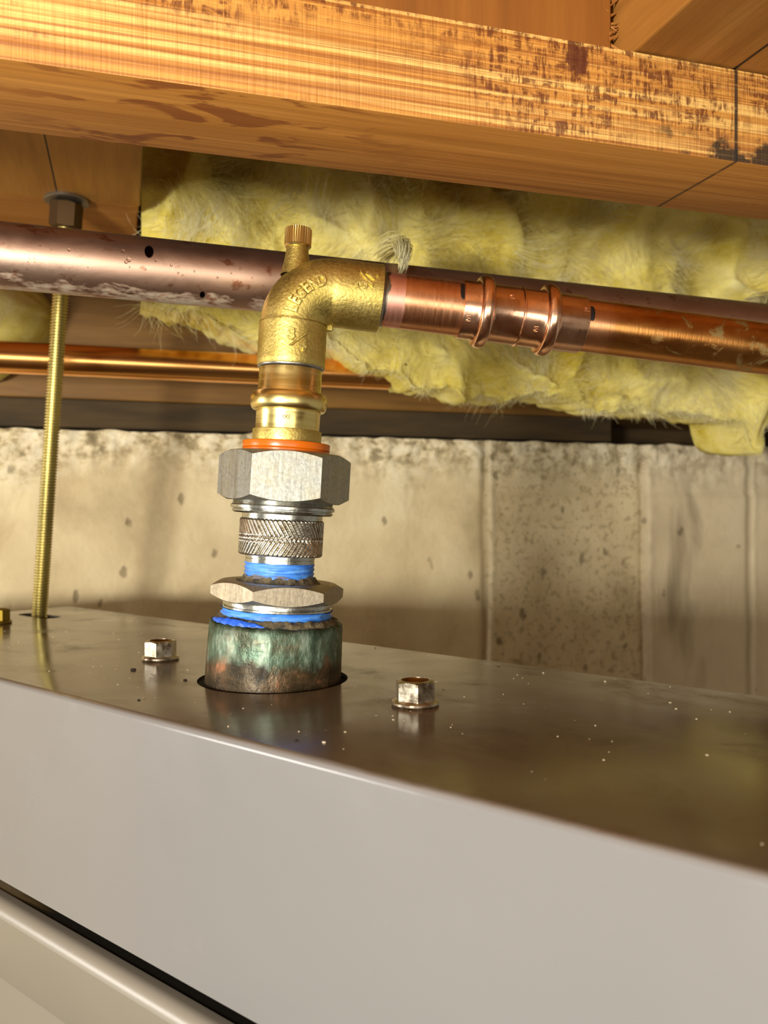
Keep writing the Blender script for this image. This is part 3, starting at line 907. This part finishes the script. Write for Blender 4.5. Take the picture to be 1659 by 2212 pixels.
# materials of the stack
def zinc(name, tint=(206, 206, 200), lo=0.2, hi=0.42, yellow=0.35, vert=True):
    m = Mat(name, rgb(*tint), 0.3, 1.0)
    n1 = m.noise(m.coords((260, 260, 30) if vert else (60, 60, 60)), 1.0, 4, 0.6)
    n2 = m.noise(m.coords((1, 1, 1)), 700, 3, 0.6)
    n3 = m.noise(m.coords((1, 1, 1)), 70, 4, 0.6)
    c = m.ramp(n2, [(0.3, tuple(q*0.72 for q in rgb(*tint)[:3]) + (1,)), (0.6, rgb(*tint))])
    c = m.mix(m.mr(n3, 0.5, 0.75, 0, yellow), c, rgb(190, 170, 110))
    m.color(c); m.rough(m.mr(n1, 0.3, 0.7, lo, hi))
    h = m.math('ADD', m.math('MULTIPLY', n1, 0.7), m.math('MULTIPLY', n2, 0.4))
    m.bump(h, 0.30, 0.0006)
    return m.m
Z_NUT = zinc('zinc_plated_steel', (172, 172, 164), 0.34, 0.56); Z_RING = zinc('zinc_turned', (196, 196, 188), 0.14, 0.3, 0.15, False)
Z_BUSH = zinc('dull_steel', (184, 172, 150), 0.38, 0.54, 0.2)
def knurl_material():
    m = Mat('knurled_zinc', rgb(196, 192, 180), 0.28, 1.0)
    n2 = m.noise(m.coords((1, 1, 1)), 500, 3, 0.6)
    m.color(m.ramp(n2, [(0.3, rgb(140, 130, 108)), (0.6, rgb(206, 202, 190))]))
    m.bump(n2, 0.2, 0.0004); return m.m
def brass_cast():
    m = Mat('cast_brass', rgb(192, 156, 72), 0.36, 1.0)
    n1 = m.noise(m.coords((1, 1, 1)), 800, 3, 0.55)
    n2 = m.noise(m.coords((1, 1, 1)), 90, 4, 0.6)
    c = m.ramp(n2, [(0.3, rgb(186, 164, 86)), (0.55, rgb(206, 184, 106)), (0.75, rgb(216, 196, 122))])
    m.color(c); m.rough(m.mr(n1, 0.3, 0.7, 0.40, 0.52)); m.bump(n1, 0.40, 0.0005)
    return m.m
BR_CAST = brass_cast()
def brass_smooth():
    m = Mat('turned_brass', rgb(214, 170, 82), 0.16, 1.0)
    n1 = m.noise(m.coords((20, 20, 400)), 1.0, 3, 0.6)
    m.color(m.ramp(n1, [(0.3, rgb(222, 196, 118)), (0.7, rgb(238, 216, 146))]))
    m.rough(m.mr(n1, 0.3, 0.7, 0.20, 0.32)); m.bump(n1, 0.06, 0.0004)
    return m.m
BR_SM = brass_smooth()
SOLDER = Mat('solder', rgb(160, 158, 152), 0.34, 1.0)
SOLDER.bump(SOLDER.noise(SOLDER.coords(), 300, 3), 0.3, 0.0005); SOLDER = SOLDER.m
def dope_material(name):
    m = Mat(name, rgb(54, 124, 214), 0.42)
    n1 = m.noise(m.coords((50, 50, 900)), 1.0, 4, 0.6, 0.5)
    n2 = m.noise(m.coords((150, 150, 500)), 1.0, 4, 0.6)
    c = m.ramp(n1, [(0.3, rgb(30, 84, 196)), (0.5, rgb(64, 132, 222)), (0.7, rgb(112, 172, 240))])
    x = m.sep()
    g = m.math('ADD', n2, m.mr(x[2], 0.0, 0.006, 0.20, -0.12))
    c = m.mix(m.mr(g, 0.56, 0.62, 0, 0.9), c, rgb(106, 94, 76))
    m.color(c); m.bump(m.math('ADD', n1, n2), 0.6, 0.0008)
    return m.m
DOPE = dope_material('blue_thread_sealant')
GOO = Mat('dirty_sealant', rgb(96, 84, 62), 0.6)
_g = GOO.noise(GOO.coords((1, 1, 1)), 300, 5, 0.65)
GOO.color(GOO.ramp(_g, [(0.3, rgb(48, 46, 34)), (0.55, rgb(104, 94, 70)), (0.75, rgb(140, 130, 96))])); GOO.bump(_g, 0.9, 0.0012); GOO = GOO.m
BLUE_RAW = Mat('blue_smear', rgb(34, 92, 206), 0.4); BLUE_RAW.bump(BLUE_RAW.noise(BLUE_RAW.coords(), 400, 4), 0.7, 0.001); BLUE_RAW = BLUE_RAW.m

# -- green copper collar rising through the hole
def collar():
    top = hf(1360, 0.027)
    m = Mat('verdigris_copper', rough=0.5, metal=0.55)
    x = m.sep()
    n1 = m.noise(m.coords((1, 1, 1)), 75, 6, 0.68, 0.6)
    n2 = m.noise(m.coords((1, 1, 0.45)), 160, 5, 0.65)
    n3 = m.noise(m.coords((1, 1, 1), loc=(4, 2, 1)), 34, 4, 0.6, 0.5)
    c = m.ramp(n1, [(0.34, rgb(30, 26, 15)), (0.48, rgb(66, 54, 34)), (0.58, rgb(92, 72, 48)), (0.70, rgb(160, 104, 70))])
    hg = m.mr(x[2], 0.006, 0.016)
    gm_ = m.math('ADD', m.math('MULTIPLY', n3, 0.9), m.math('MULTIPLY', hg, 0.30))
    c = m.mix(m.mr(gm_, 0.60, 0.76, 0, 0.75), c, m.ramp(n2, [(0.34, rgb(40, 58, 40)), (0.5, rgb(96, 124, 104)), (0.64, rgb(176, 196, 176))]))
    rim = m.mr(x[2], top-0.0045, top-0.0005)
    c = m.mix(m.math('MULTIPLY', rim, 0.75), c, rgb(30, 46, 28))
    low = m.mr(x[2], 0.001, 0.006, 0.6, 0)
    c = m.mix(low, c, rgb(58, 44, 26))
    m.color(c); m.rough(m.mr(n2, 0.3, 0.7, 0.34, 0.6)); m.bump(m.math('ADD', n1, n2), 0.8, 0.0009)
    root = stack('copper_collar', 0)
    def jit(i, t, h, r):
        q = Vector((cos(t)*2, sin(t)*2, h*90))
        e_ = 0.00018*noise.fractal(q*4, 0.7, 2, 3)
        dh = 0
        if h > top-0.0012: dh = 0.0007*noise.fractal(Vector((cos(t)*9, sin(t)*9, 1)), 0.6, 2, 3)
        return e_, dh
    prof = [(-0.03, 0.0276), (-0.02, 0.0276)] + [(h*top/12, 0.0276 - 0.0006*h/12) for h in range(0, 13)]
    prof[-1] = (top-0.0005, 0.0269)
    prof += [(top, 0.0262), (top+0.0001, 0.0245), (top-0.0006, 0.0228), (top-0.004, 0.0222)]
    lathe('sleeve', prof, m.m, root, 120, 60, jit)
    # grime and blue sealant squeezed out onto the rim
    prof = [(top-0.001, 0.0255), (top+0.0004, 0.0252), (top+0.0012, 0.0244), (top+0.0020, 0.0232), (top+0.0024, 0.0222)]
    def jg(i, t, h, r):
        v = noise.fractal(Vector((cos(t)*8, sin(t)*8, i*0.5)), 0.6, 2, 4)
        return 0.0008*v, 0.0008*v
    lathe('grime_ring', prof, GOO, root, 120, 180, jg)
    V, Fc = [], []                         # fat blue smear at the left of the rim
    na, nb = 50, 8
    for i in range(na+1):
        f = i/na; t = radians(188 + 72*f); w = sin(pi*f)**0.5
        for k in range(nb+1):
            s = pi*k/nb
            wob = noise.noise(Vector((f*14, s, 2)))*0.0006
            rr = 0.0252 - 0.0016*cos(s)*w + wob; z = top + 0.0002 + (0.0022*sin(s) + wob)*w
            V.append((rr*cos(t), rr*sin(t), z))
    for i in range(na):
        for k in range(nb):
            q = i*(nb+1)+k; Fc.append((q, q+nb+1, q+nb+2, q+1))
    mesh('blue_smear', V, Fc, BLUE_RAW, root, 180)
    tag(root, 'green and brown corroded copper collar rising out of the cabinet lid', 'collar')
    return top
COL_TOP = collar()

# -- steel hex bushing with blue thread sealant below
def bushing():
    h0 = COL_TOP
    hb0, hb1 = hf(1311, 0.0236), hf(1267, 0.0236)
    root = stack('hex_bushing', 0)
    hex_mesh('hex_flange', hb0, hb1, 0.0273, 0.0125, Z_BUSH, root, radians(9.4) + pi/6*0, drop=0.55)
    pr = [(h0 - 0.003, 0.0205)]
    z0, z1 = hf(1329, 0.0222), hb0 + 0.0005
    pr = [(z0 - 0.0006, 0.0205), (z0, 0.0218), (z0 + 0.0005, 0.0222), (z0+0.0012, 0.0221), (z0+0.0014, 0.0214), (z0+0.0018, 0.0214), (z0+0.0020, 0.0222), (z0+0.0030, 0.0222), (z1, 0.0219)]
    lathe('thread_end', pr, Z_RING, root, 80, 35)
    def jd(i, t, h, r):
        v = noise.fractal(Vector((cos(t)*5, sin(t)*5, i*0.8)), 0.7, 2, 4)
        return 0.0004*v, 0.0003*v
    zz = [h0 - 0.002 + (z0 + 0.0004 - h0 + 0.002)*k/10 for k in range(11)]
    s = lathe('thread_sealant', [(z - zz[0], 0.0221 + 0.0007*sin(k*2.1)) for k, z in enumerate(zz)], DOPE, root, 96, 180, jd)
    s.location = (0, 0, zz[0])
    tag(root, 'dull steel hex bushing smeared with blue sealant screwed into the green collar', 'bushing')
    return hb1
BUSH_TOP = bushing()

# -- dielectric union: nut, gasket, flange, knurled barrel, tail with blue sealant
def union():
    root = stack('pipe_union', 0)
    d0 = BUSH_TOP - 0.0004
    d1 = hf(1216, 0.0142); k0 = hf(1204, 0.0171); k1 = hf(1122, 0.0171)
    def jd(i, t, h, r):
        v = noise.fractal(Vector((cos(t)*4, sin(t)*4, i*0.9)), 0.7, 2, 4)
        return 0.0003*v, 0.0003*v
    s = lathe('thread_sealant', [((d1-d0)*k/16, 0.0140 + 0.00035*sin(k*1.9) + (0.0008 if k == 0 else 0)) for k in range(17)], DOPE, root, 96, 180, jd)
    s.location = (0, 0, d0)
    def jg(i, t, h, r):
        v = noise.fractal(Vector((cos(t)*9, sin(t)*9, i*0.5 + 7)), 0.6, 2, 4)
        return 0.0007*v, 0.0005*v
    lathe('grime_ring', [(d0+0.0003, 0.0172), (d0+0.0008, 0.0160), (d0+0.0018, 0.0150), (d0+0.0027, 0.0141)], GOO, root, 96, 180, jg)
    lathe('tail_ring', [(d1-0.0008, 0.0136), (d1-0.0006, 0.0141), (d1+0.0008, 0.0141), (d1+0.0009, 0.0138), (d1+0.0011, 0.0138), (d1+0.0012, 0.0142), (k0+0.0006, 0.0142)], Z_RING, root, 80, 35)
    # knurl: left-hand grooves above, right-hand below, crossing at the middle
    n, m_ = 360, 46
    V, Fc = [], []
    cnt = 58; slope = 0.62; Rk = 0.0171; Lk = k1 - k0
    def groove(u):
        u = u - math.floor(u); q = abs(u-0.5)*2
        return min(1.0, max(0.0, (1-q)/0.42))
    for i in range(m_+1):
        f = i/m_; z = k0 + Lk*f
        for j in range(n):
            t = 2*pi*j/n
            s = (z - (k0 + Lk*0.46))*slope/Rk
            u1 = (t - s + 0.0)*cnt/(2*pi); u2 = (t + s)*cnt/(2*pi)
            w1 = max(0, min(1, (f-0.36)/0.08)); w2 = max(0, min(1, (0.60-f)/0.08))
            g = max((1-groove(u1)*1.0)*w2, (1-groove(u2))*w1)
            bev = 0.0007*max(0, 1-min(f, 1-f)/0.035)
            V.append(((Rk - 0.00075*g - bev)*cos(t), (Rk - 0.00075*g - bev)*sin(t), z))
    for i in range(m_):
        for j in range(n):
            Fc.append((i*n+j, i*n+(j+1) % n, (i+1)*n+(j+1) % n, (i+1)*n+j))
    b = len(V)
    for j in range(n): t = 2*pi*j/n; V.append((0.0138*cos(t), 0.0138*sin(t), k0))
    for j in range(n): Fc.append((j, (j+1) % n, b+(j+1) % n, b+j))
    b = len(V)
    for j in range(n): t = 2*pi*j/n; V.append((0.0150*cos(t), 0.0150*sin(t), k1))
    q = m_*n
    for j in range(n): Fc.append((q+j, q+(j+1) % n, b+(j+1) % n, b+j))
    mesh('knurled_barrel', V, Fc, knurl_material(), root, 50)
    f0, f1 = hf(1111, 0.021), hf(1086, 0.021)
    lathe('neck', [(k1-0.0005, 0.0163), (k1+0.0003, 0.0164), (f0+0.0005, 0.0164)], Z_RING, root, 80, 35)
    lathe('flange', [(f0-0.0002, 0.0160), (f0, 0.0196), (f0+0.0006, 0.0205), (f0+0.0011, 0.0206), (f0+0.0013, 0.0200), (f0+0.0016, 0.0200), (f0+0.0019, 0.0211), (f0+0.0030, 0.0212), (f0+0.0034, 0.0206), (f1+0.001, 0.0200)], Z_RING, root, 96, 30)
    n0, n1 = hf(1083, 0.0232), hf(971, 0.0232)
    hex_mesh('union_nut', n0, n1, 0.0268, 0.0150, Z_NUT, root, radians(1.0), drop=0.55)
    gk = Mat('orange_gasket', rgb(200, 98, 6), 0.28); gk.b.inputs['Subsurface Weight'].default_value = 0.08; gk.b.inputs['Subsurface Scale'].default_value = 0.002
    g1 = hf(949, 0.0177)
    lathe('gasket', [(n1-0.001, 0.0177), (n1+0.0012, 0.0177), (n1+0.0014, 0.0179)] + rounded(n1+0.0015, g1, 0.0178, 0.0130, 0.0004)[1:], gk.m, root, 96, 35)
    tag(root, 'zinc-plated union with big hex nut, orange gasket and knurled barrel below the brass', 'union')
    return g1
GASK = union()

# -- embossed lettering wrapped on the cylinder of a fitting
def wrap(V, z0, phi0, R, ang=0.0, base=0.0):
    """place flat glyph vertices on a cylinder about local Z; phi0 measured so that 0 faces -Y"""
    out = []
    for v in V:
        x = v.x*cos(ang) - v.y*sin(ang); y = v.x*sin(ang) + v.y*cos(ang)
        ph = phi0 + x/R - pi/2; r = R + base + v.z
        out.append((r*cos(ph), r*sin(ph), z0 + y))
    return out

# -- brass press adapter (smooth barrel, bead, rough shoulder)
ELB_R = 0.01385
def adapter():
    root = stack('brass_press_adapter', 0)
    s0 = GASK - 0.0003; s1 = hf(923, 0.0140)
    b0, b1 = hf(881, 0.0156), hf(836, 0.0156)
    e0 = hf(781, ELB_R)
    lathe('shoulder', rounded(s0, s1, 0.01405, 0.012, 0.0003), BR_CAST, root, 80, 30)
    rb = 0.0156; hm = (b0+b1)/2; rh = (b1-b0)/2
    pr = [(s1-0.0004, 0.01300), (b0-0.0008, 0.01305), (b0-0.0002, 0.0133)]
    for k in range(9):
        t = -pi/2 + pi*k/8
        pr.append((hm + rh*0.92*sin(t), 0.0132 + (rb-0.0132)*max(0, cos(t))**0.55))
    pr += [(b1+0.0002, 0.0131), (b1+0.0010, 0.01280), (e0+0.0012, 0.01275)]
    brl = lathe('barrel', pr, BR_SM, root, 96, 40)
    # stamped press marks
    dm = Mat('stamp_mark', rgb(110, 78, 30), 0.5, 0.8).m
    Vs, Fs = glyph('IXI', 0.0026, 0.00003)
    mesh('stamp_mark', wrap(Vs, (s1+b0)/2 + 0.0006, radians(-4), 0.0131), Fs, dm, brl)
    Vs, Fs = glyph('|||||||', 0.0017, 0.00003)
    mesh('stamp_mark', wrap(Vs, e0 - 0.0020, radians(-3), 0.0128), Fs, dm, brl)
    lathe('solder_ring', [(e0-0.0012, 0.0127), (e0-0.0008, 0.0133), (e0-0.0002, 0.0136), (e0+0.0008, 0.0134)], SOLDER, root, 80, 60)
    tag(root, 'smooth brass press adapter with a raised bead between elbow and orange gasket', 'fitting')
    return e0
ELB0 = adapter()

# -- cast brass elbow with bleed vent
CW = CORNER + Vector((0, 0, H))
def t_of_x(x):                            # distance along the horizontal run at a sighted column
    k = (x - W_PX/2)/F
    return (k*CORNER.y - CORNER.x)/(DIR.x - k*DIR.y)
def elbow():
    root = empty('brass_elbow', CW, RA)
    hl = AX_LEN
    dl = Vector((DIR.dot(xa), DIR.dot(ya), DIR.dot(AX)))            # outlet direction, local (y = 0)
    bend = pi/2 + asin(max(-1, min(1, -dl.z))); Rb = 0.0151
    tl = Rb*tan(bend/2)
    t_end = t_of_x(821)
    pts, rads = [], []
    z0 = ELB0 - hl; ra = 0.01345
    def add(p, r): pts.append(Vector(p)); rads.append(r)
    add((0, 0, z0), ELB_R - 0.0009); add((0, 0, z0), ELB_R - 0.0003)
    add((0, 0, z0+0.0004), ELB_R); 
    for k in range(1, 9): add((0, 0, z0 + 0.0004 + (-tl + 0.0009 - z0)*k/8*0.97), ELB_R)
    zz = -tl + 0.0002
    add((0, 0, zz), ELB_R); add((0, 0, zz+0.0006), ra + 0.0001)
    C = Vector((Rb, 0, -tl))
    arc = []
    for k in range(1, 24):
        t = bend*k/24; p = C + Vector((-Rb*cos(t), 0, Rb*sin(t)))
        f = sin(pi*k/24); add(p, ra + 0.0001*f)
    pe = dl*tl
    add(pe + dl*0.0004, ra + 0.0003); add(pe + dl*0.0014, ELB_R)
    for k in range(1, 7): add(pe + dl*(0.0014 + (t_end - tl - 0.0020)*k/6), ELB_R)
    add(dl*(t_end - 0.0002), ELB_R); add(dl*t_end, ELB_R - 0.0003); add(dl*t_end, ELB_R - 0.0022)
    body = sweep('body', pts, rads, Vector((0, 1, 0)), BR_CAST, root, 72, 40)
    # small casting web in the inner corner
    bm = box_bm(0.0132, 0.0162, -0.0011, 0.0011, -0.0166, -0.0128, 0.0006)
    from_bm('corner_web', bm, BR_CAST, root, 40)
    # embossed name round the bend, letter by letter
    word = 'LEGEND'; rt = ra + 0.00022
    step = 1.20/len(word); mid = bend*0.47
    LV, LF = [], []
    for i, ch in enumerate(word):
        Vs, Fs = glyph(ch, 0.0066, 0.00062, 0.00016)
        b = len(LV); th0 = mid + (i - (len(word)-1)/2)*step
        for v in Vs:
            phi = (v.y + 0.0017)/rt; th = th0 + v.x*0.80/0.0168
            rr = Rb + (rt + v.z)*sin(phi)
            LV.append((C.x - rr*cos(th), -(rt + v.z)*cos(phi), C.z + rr*sin(th)))
        LF += [tuple(q + b for q in f) for f in Fs]
    mesh('cast_name', LV, LF, BR_CAST, body, 40)
    # the size mark on each leg
    def mark(fn):
        LV, LF = [], []
        for ch, dx, dy, sz in (('3', -0.0022, 0.0020, 0.0056), ('/', 0.0003, 0, 0.0078), ('4', 0.0025, -0.0021, 0.0056)):
            Vs, Fs = glyph(ch, sz*1.12, 0.00066, 0.00014)
            if ch == '/': Vs = [Vector((v.x*1.0 + v.y*0.55, v.y*0.78, v.z)) for v in Vs]
            b = len(LV); LV += fn([Vector((v.x + dx, v.y + dy, v.z)) for v in Vs]); LF += [tuple(q+b for q in f) for f in Fs]
        return LV, LF
    zc = hf(733, ELB_R) - hl
    LV, LF = mark(lambda V: wrap(V, zc, radians(6), ELB_R + 0.00015))
    mesh('size_mark', LV, LF, BR_CAST, body, 40)
    td = t_of_x(784)
    # horizontal leg: own frame with Z along the outlet
    def horiz(V):
        out = []
        up = Vector((0, 1, 0)).cross(dl).normalized()   # local "down/up" of the leg
        if up.z < 0: up = -up
        for v in V:
            x, y = -v.y, v.x                                # read turned a quarter anticlockwise
            ph = (y + 0.0034)/ELB_R; r = ELB_R + 0.00015 + v.z
            out.append(dl*(td + x) + up*(r*sin(ph)) + Vector((0, -1, 0))*(r*cos(ph)))
        return out
    LV, LF = mark(horiz)
    mesh('size_mark', LV, LF, BR_CAST, body, 40)
    # bleed vent: tapered neck and knurled cap
    v0, v1, v2 = hh(575) - hl - 0.004, hf(527, 0.0055) - hl, hf(484, 0.0055) - hl
    vr = lathe('vent_neck', [(v0, 0.0064), (v0+0.003, 0.0057), (v0+0.006, 0.0051), (v1-0.0005, 0.0045), (v1+0.001, 0.0044)], BR_CAST, root, 40, 50)
    n = 34*4; V, Fc = [], []
    prof = [(v1, 0.0042, 0), (v1+0.0001, 0.0050, 0), (v1+0.0008, 0.0055, 0), (v1+0.0013, 0.0055, 1), (v2-0.0007, 0.0055, 1), (v2-0.0002, 0.0052, 0), (v2, 0.0046, 0)]
    for (h, r, k) in prof:
        for j in range(n):
            t = 2*pi*j/n; rr = r - (0.00045 if (k and j % 4 in (0, 1)) else 0)
            V.append((rr*cos(t), rr*sin(t), h))
    for i in range(len(prof)-1):
        for j in range(n): Fc.append((i*n+j, i*n+(j+1) % n, (i+1)*n+(j+1) % n, (i+1)*n+j))
    Fc.append(tuple(range((len(prof)-1)*n, len(prof)*n))); Fc.append(tuple(range(n)))
    cap_m = Mat('bronze_cap', rgb(210, 180, 112), 0.32, 1.0).m
    mesh('bleed_cap', V, Fc, cap_m, vr, 35)
    tag(root, 'cast brass elbow with raised lettering and a small knurled bleed cap on top', 'elbow')
elbow()

# ------------------------------------------------------------------ the horizontal copper run
yd = Vector((0, 1, 0)); yd = (yd - DIR*yd.dot(DIR)).normalized(); xd = yd.cross(DIR)       # xd points down-ish or up
RD = rot_from(xd, yd, DIR)
def run(name, t): return empty(name, CW + DIR*t, RD)
T0, T1, T2, T3 = t_of_x(821), t_of_x(992), t_of_x(1254), t_of_x(1254) + 0.75
PR = 0.0111

def brushed(m, strength=0.2):
    n1 = m.noise(m.coords((60, 60, 1400)), 1.0, 3, 0.6)
    m.bump(n1, strength, 0.0004); return n1
def stub():
    root = run('copper_pipe', T0)
    m = Mat('cleaned_copper', rough=0.32, metal=1.0)
    x = m.sep(); n1 = brushed(m, 0.06)
    n2 = m.noise(m.coords((1, 1, 1)), 160, 4, 0.6)
    c = m.ramp(n2, [(0.3, rgb(214, 150, 106)), (0.55, rgb(230, 168, 126)), (0.75, rgb(240, 184, 146))])
    xe = m.math('ADD', x[2], m.mr(n2, 0.3, 0.7, -0.0006, 0.0006))
    pink = m.band(xe, 0.0006, 0.0093, 0.0002)
    c = m.mix(pink, c, rgb(242, 178, 156))
    sd = m.mr(m.math('ADD', x[2], m.mr(m.noise(m.coords((1, 1, 1)), 110, 3, 0.6), 0.3, 0.7, -0.0014, 0.0014)), 0.0021, 0.0024, 1, 0)
    c = m.mix(sd, c, rgb(128, 124, 112))
    m.color(c); m.rough(m.math('ADD', m.mr(n1, 0.3, 0.7, 0.28, 0.38), m.math('MULTIPLY', pink, 0.10)))
    L = T1 - T0
    lathe('tube', [(-0.006, PR), (0, PR), (L*0.33, PR), (L*0.66, PR), (L+0.004, PR)], m.m, root, 72, 40)
    lathe('solder_ring', [(-0.0004, 0.0124), (0.0003, 0.0121), (0.0009, 0.0114), (0.0013, PR-0.0001)], SOLDER, root, 72, 60)
    tag(root, 'short cleaned copper pipe with a pink band between elbow and press coupling', 'pipe')
stub()

INK = Mat('black_marker', rgb(14, 10, 12), 0.45).m
def ink_patch(root, z0, z1, ph0, ph1, r):
    V, Fc = [], []; na, nb = 16, 5
    for i in range(na+1):
        f = i/na; ph = ph0 + (ph1-ph0)*f
        wz = 1 - 0.35*(abs(f-0.5)*2)**4
        for k in range(nb+1):
            z = z0 + (z1-z0)*(k/nb)*wz + 0.0002*noise.noise(Vector((f*9, k, z0*100)))
            V.append((r*cos(ph), r*sin(ph), z))
    for i in range(na):
        for k in range(nb):
            q = i*(nb+1)+k; Fc.append((q, q+nb+1, q+nb+2, q+1))
    o = mesh('marker_stroke', V, Fc, INK, root, 180)
    md = o.modifiers.new('thick', 'SOLIDIFY'); md.thickness = 0.00004; md.offset = 1
    return o
# angle on the run: 0 = local +X; find where "up" and "towards the eye" lie
UPS = 1 if xd.z > 0 else -1
def run_angle(deg):                        # 0 faces the eye (-Y side), + towards the top
    v = Vector((0, 0, 1))*sin(radians(deg)) + Vector((0, -1, 0))*cos(radians(deg))
    return atan2(v.dot(yd), v.dot(xd))
def coupling():
    root = run('press_coupling', T1)
    m = Mat('pressed_copper', rough=0.15, metal=1.0)
    n1 = m.noise(m.coords((1, 1, 1)), 120, 4, 0.6)
    n2 = m.noise(m.coords((1, 1, 1)), 420, 4, 0.6)
    c = m.ramp(n1, [(0.3, rgb(232, 176, 140)), (0.55, rgb(244, 194, 162)), (0.75, rgb(250, 206, 178))])
    c = m.mix(m.mr(n2, 0.60, 0.72, 0, 0.5), c, rgb(146, 84, 46))
    m.color(c); m.rough(m.mr(n1, 0.3, 0.7, 0.16, 0.26)); m.bump(m.noise(m.coords((1, 1, 1)), 180, 3, 0.5), 0.10, 0.0008)
    zb1, zm, zb2, L = t_of_x(1040)-T1, t_of_x(1118)-T1, t_of_x(1178)-T1, T2-T1
    r0 = 0.0121; pr = [(0.0, PR-0.0002), (0.0, r0-0.0002), (0.0005, r0+0.0001)]
    def bead(zc, w, hgt):
        o_ = [(zc - w - 0.0012, r0), (zc - w - 0.0004, r0+0.0003)]
        for k in range(11):
            t = -pi/2 + pi*k/10; o_.append((zc + w*sin(t), r0 + 0.0004 + hgt*max(0, cos(t))**0.6))
        return o_ + [(zc + w + 0.0004, r0+0.0003), (zc + w + 0.0012, r0)]
    pr += bead(zb1, 0.0027, 0.0026)
    pr += [(zm-0.0006, r0), (zm-0.0002, r0+0.00035), (zm+0.0002, r0+0.00035), (zm+0.0006, r0)]
    pr += bead(zb2, 0.0027, 0.0026)
    pr += [(L-0.0005, r0+0.0001), (L, r0-0.0002), (L, PR-0.0002)]
    # the jaw leaves it faintly flattened between the beads
    def jit(i, t, h, r):
        return (-0.00018*(0.5 + 0.5*cos(6*t)) if r < r0 + 0.0002 else 0), 0
    slv = lathe('sleeve', pr, m.m, root, 108, 40, jit)
    # stamped marks of the press jaw
    for zc, dg_ in (((zm + zb1)/2 + 0.0022, 27), (L - 0.0016, 20), (0.0022, -30), ((zm + zb2)/2 - 0.0004, -34)):
        Vs, Fs = glyph('IVI', 0.0024, 0.00012, 0.00003)
        out = []
        a0 = run_angle(dg_); sg_ = 1 if run_angle(dg_+5) > a0 else -1
        for v in Vs:
            ph = a0 + sg_*v.x/r0; z = zc - v.y
            out.append(((r0 + v.z)*cos(ph), (r0 + v.z)*sin(ph), z))
        mesh('stamp_mark', out, Fs, m.m, slv)
    tag(root, 'shiny copper press coupling with two raised beads on the horizontal pipe', 'coupling')
coupling()
def long_run():
    root = run('copper_pipe', T2)
    m = Mat('aged_copper', rough=0.3, metal=1.0)
    x = m.sep()
    n1 = m.noise(m.coords((1, 1, 0.5)), 70, 5, 0.6, 0.5)
    n2 = m.noise(m.coords((1, 1, 1), loc=(2, 5, 0)), 95, 5, 0.65, 0.8)
    n0 = brushed(m, 0.12)
    c = m.ramp(n1, [(0.3, rgb(182, 118, 58)), (0.5, rgb(214, 148, 80)), (0.7, rgb(226, 166, 98))])
    cl = m.mr(m.math('ADD', x[2], m.mr(n1, 0.3, 0.7, -0.004, 0.004)), 0.008, 0.013, 1, 0)
    c = m.mix(cl, c, rgb(236, 172, 124))
    tar = m.math('MULTIPLY', m.mr(n2, 0.56, 0.64), m.mr(x[2], 0.02, 0.035))
    c = m.mix(m.math('MULTIPLY', tar, 0.75), c, rgb(150, 146, 100))
    m.color(c); m.rough(m.math('ADD', m.mr(n1, 0.3, 0.7, 0.2, 0.34), m.math('MULTIPLY', tar, 0.3)))
    L = T3 - T2
    lathe('tube', [(-0.004, PR), (0, PR), (L*0.25, PR), (L*0.5, PR), (L*0.75, PR), (L, PR)], m.m, root, 72, 40)
    ink_patch(root, 0.0001, 0.0021, run_angle(-2), run_angle(32), PR + 0.00003)
    tag(root, 'long aged copper pipe leaving the press coupling to the right edge', 'pipe')
long_run()
mk = [o for o in bpy.data.objects if o.name == 'copper_pipe' or o.name.startswith('copper_pipe.')]
for o in mk:
    if o.get('label', '').startswith('short cleaned'):
        L = T1 - T0
        ink_patch(o, L - 0.0002, L - 0.0020, run_angle(8), run_angle(52), PR + 0.00003)
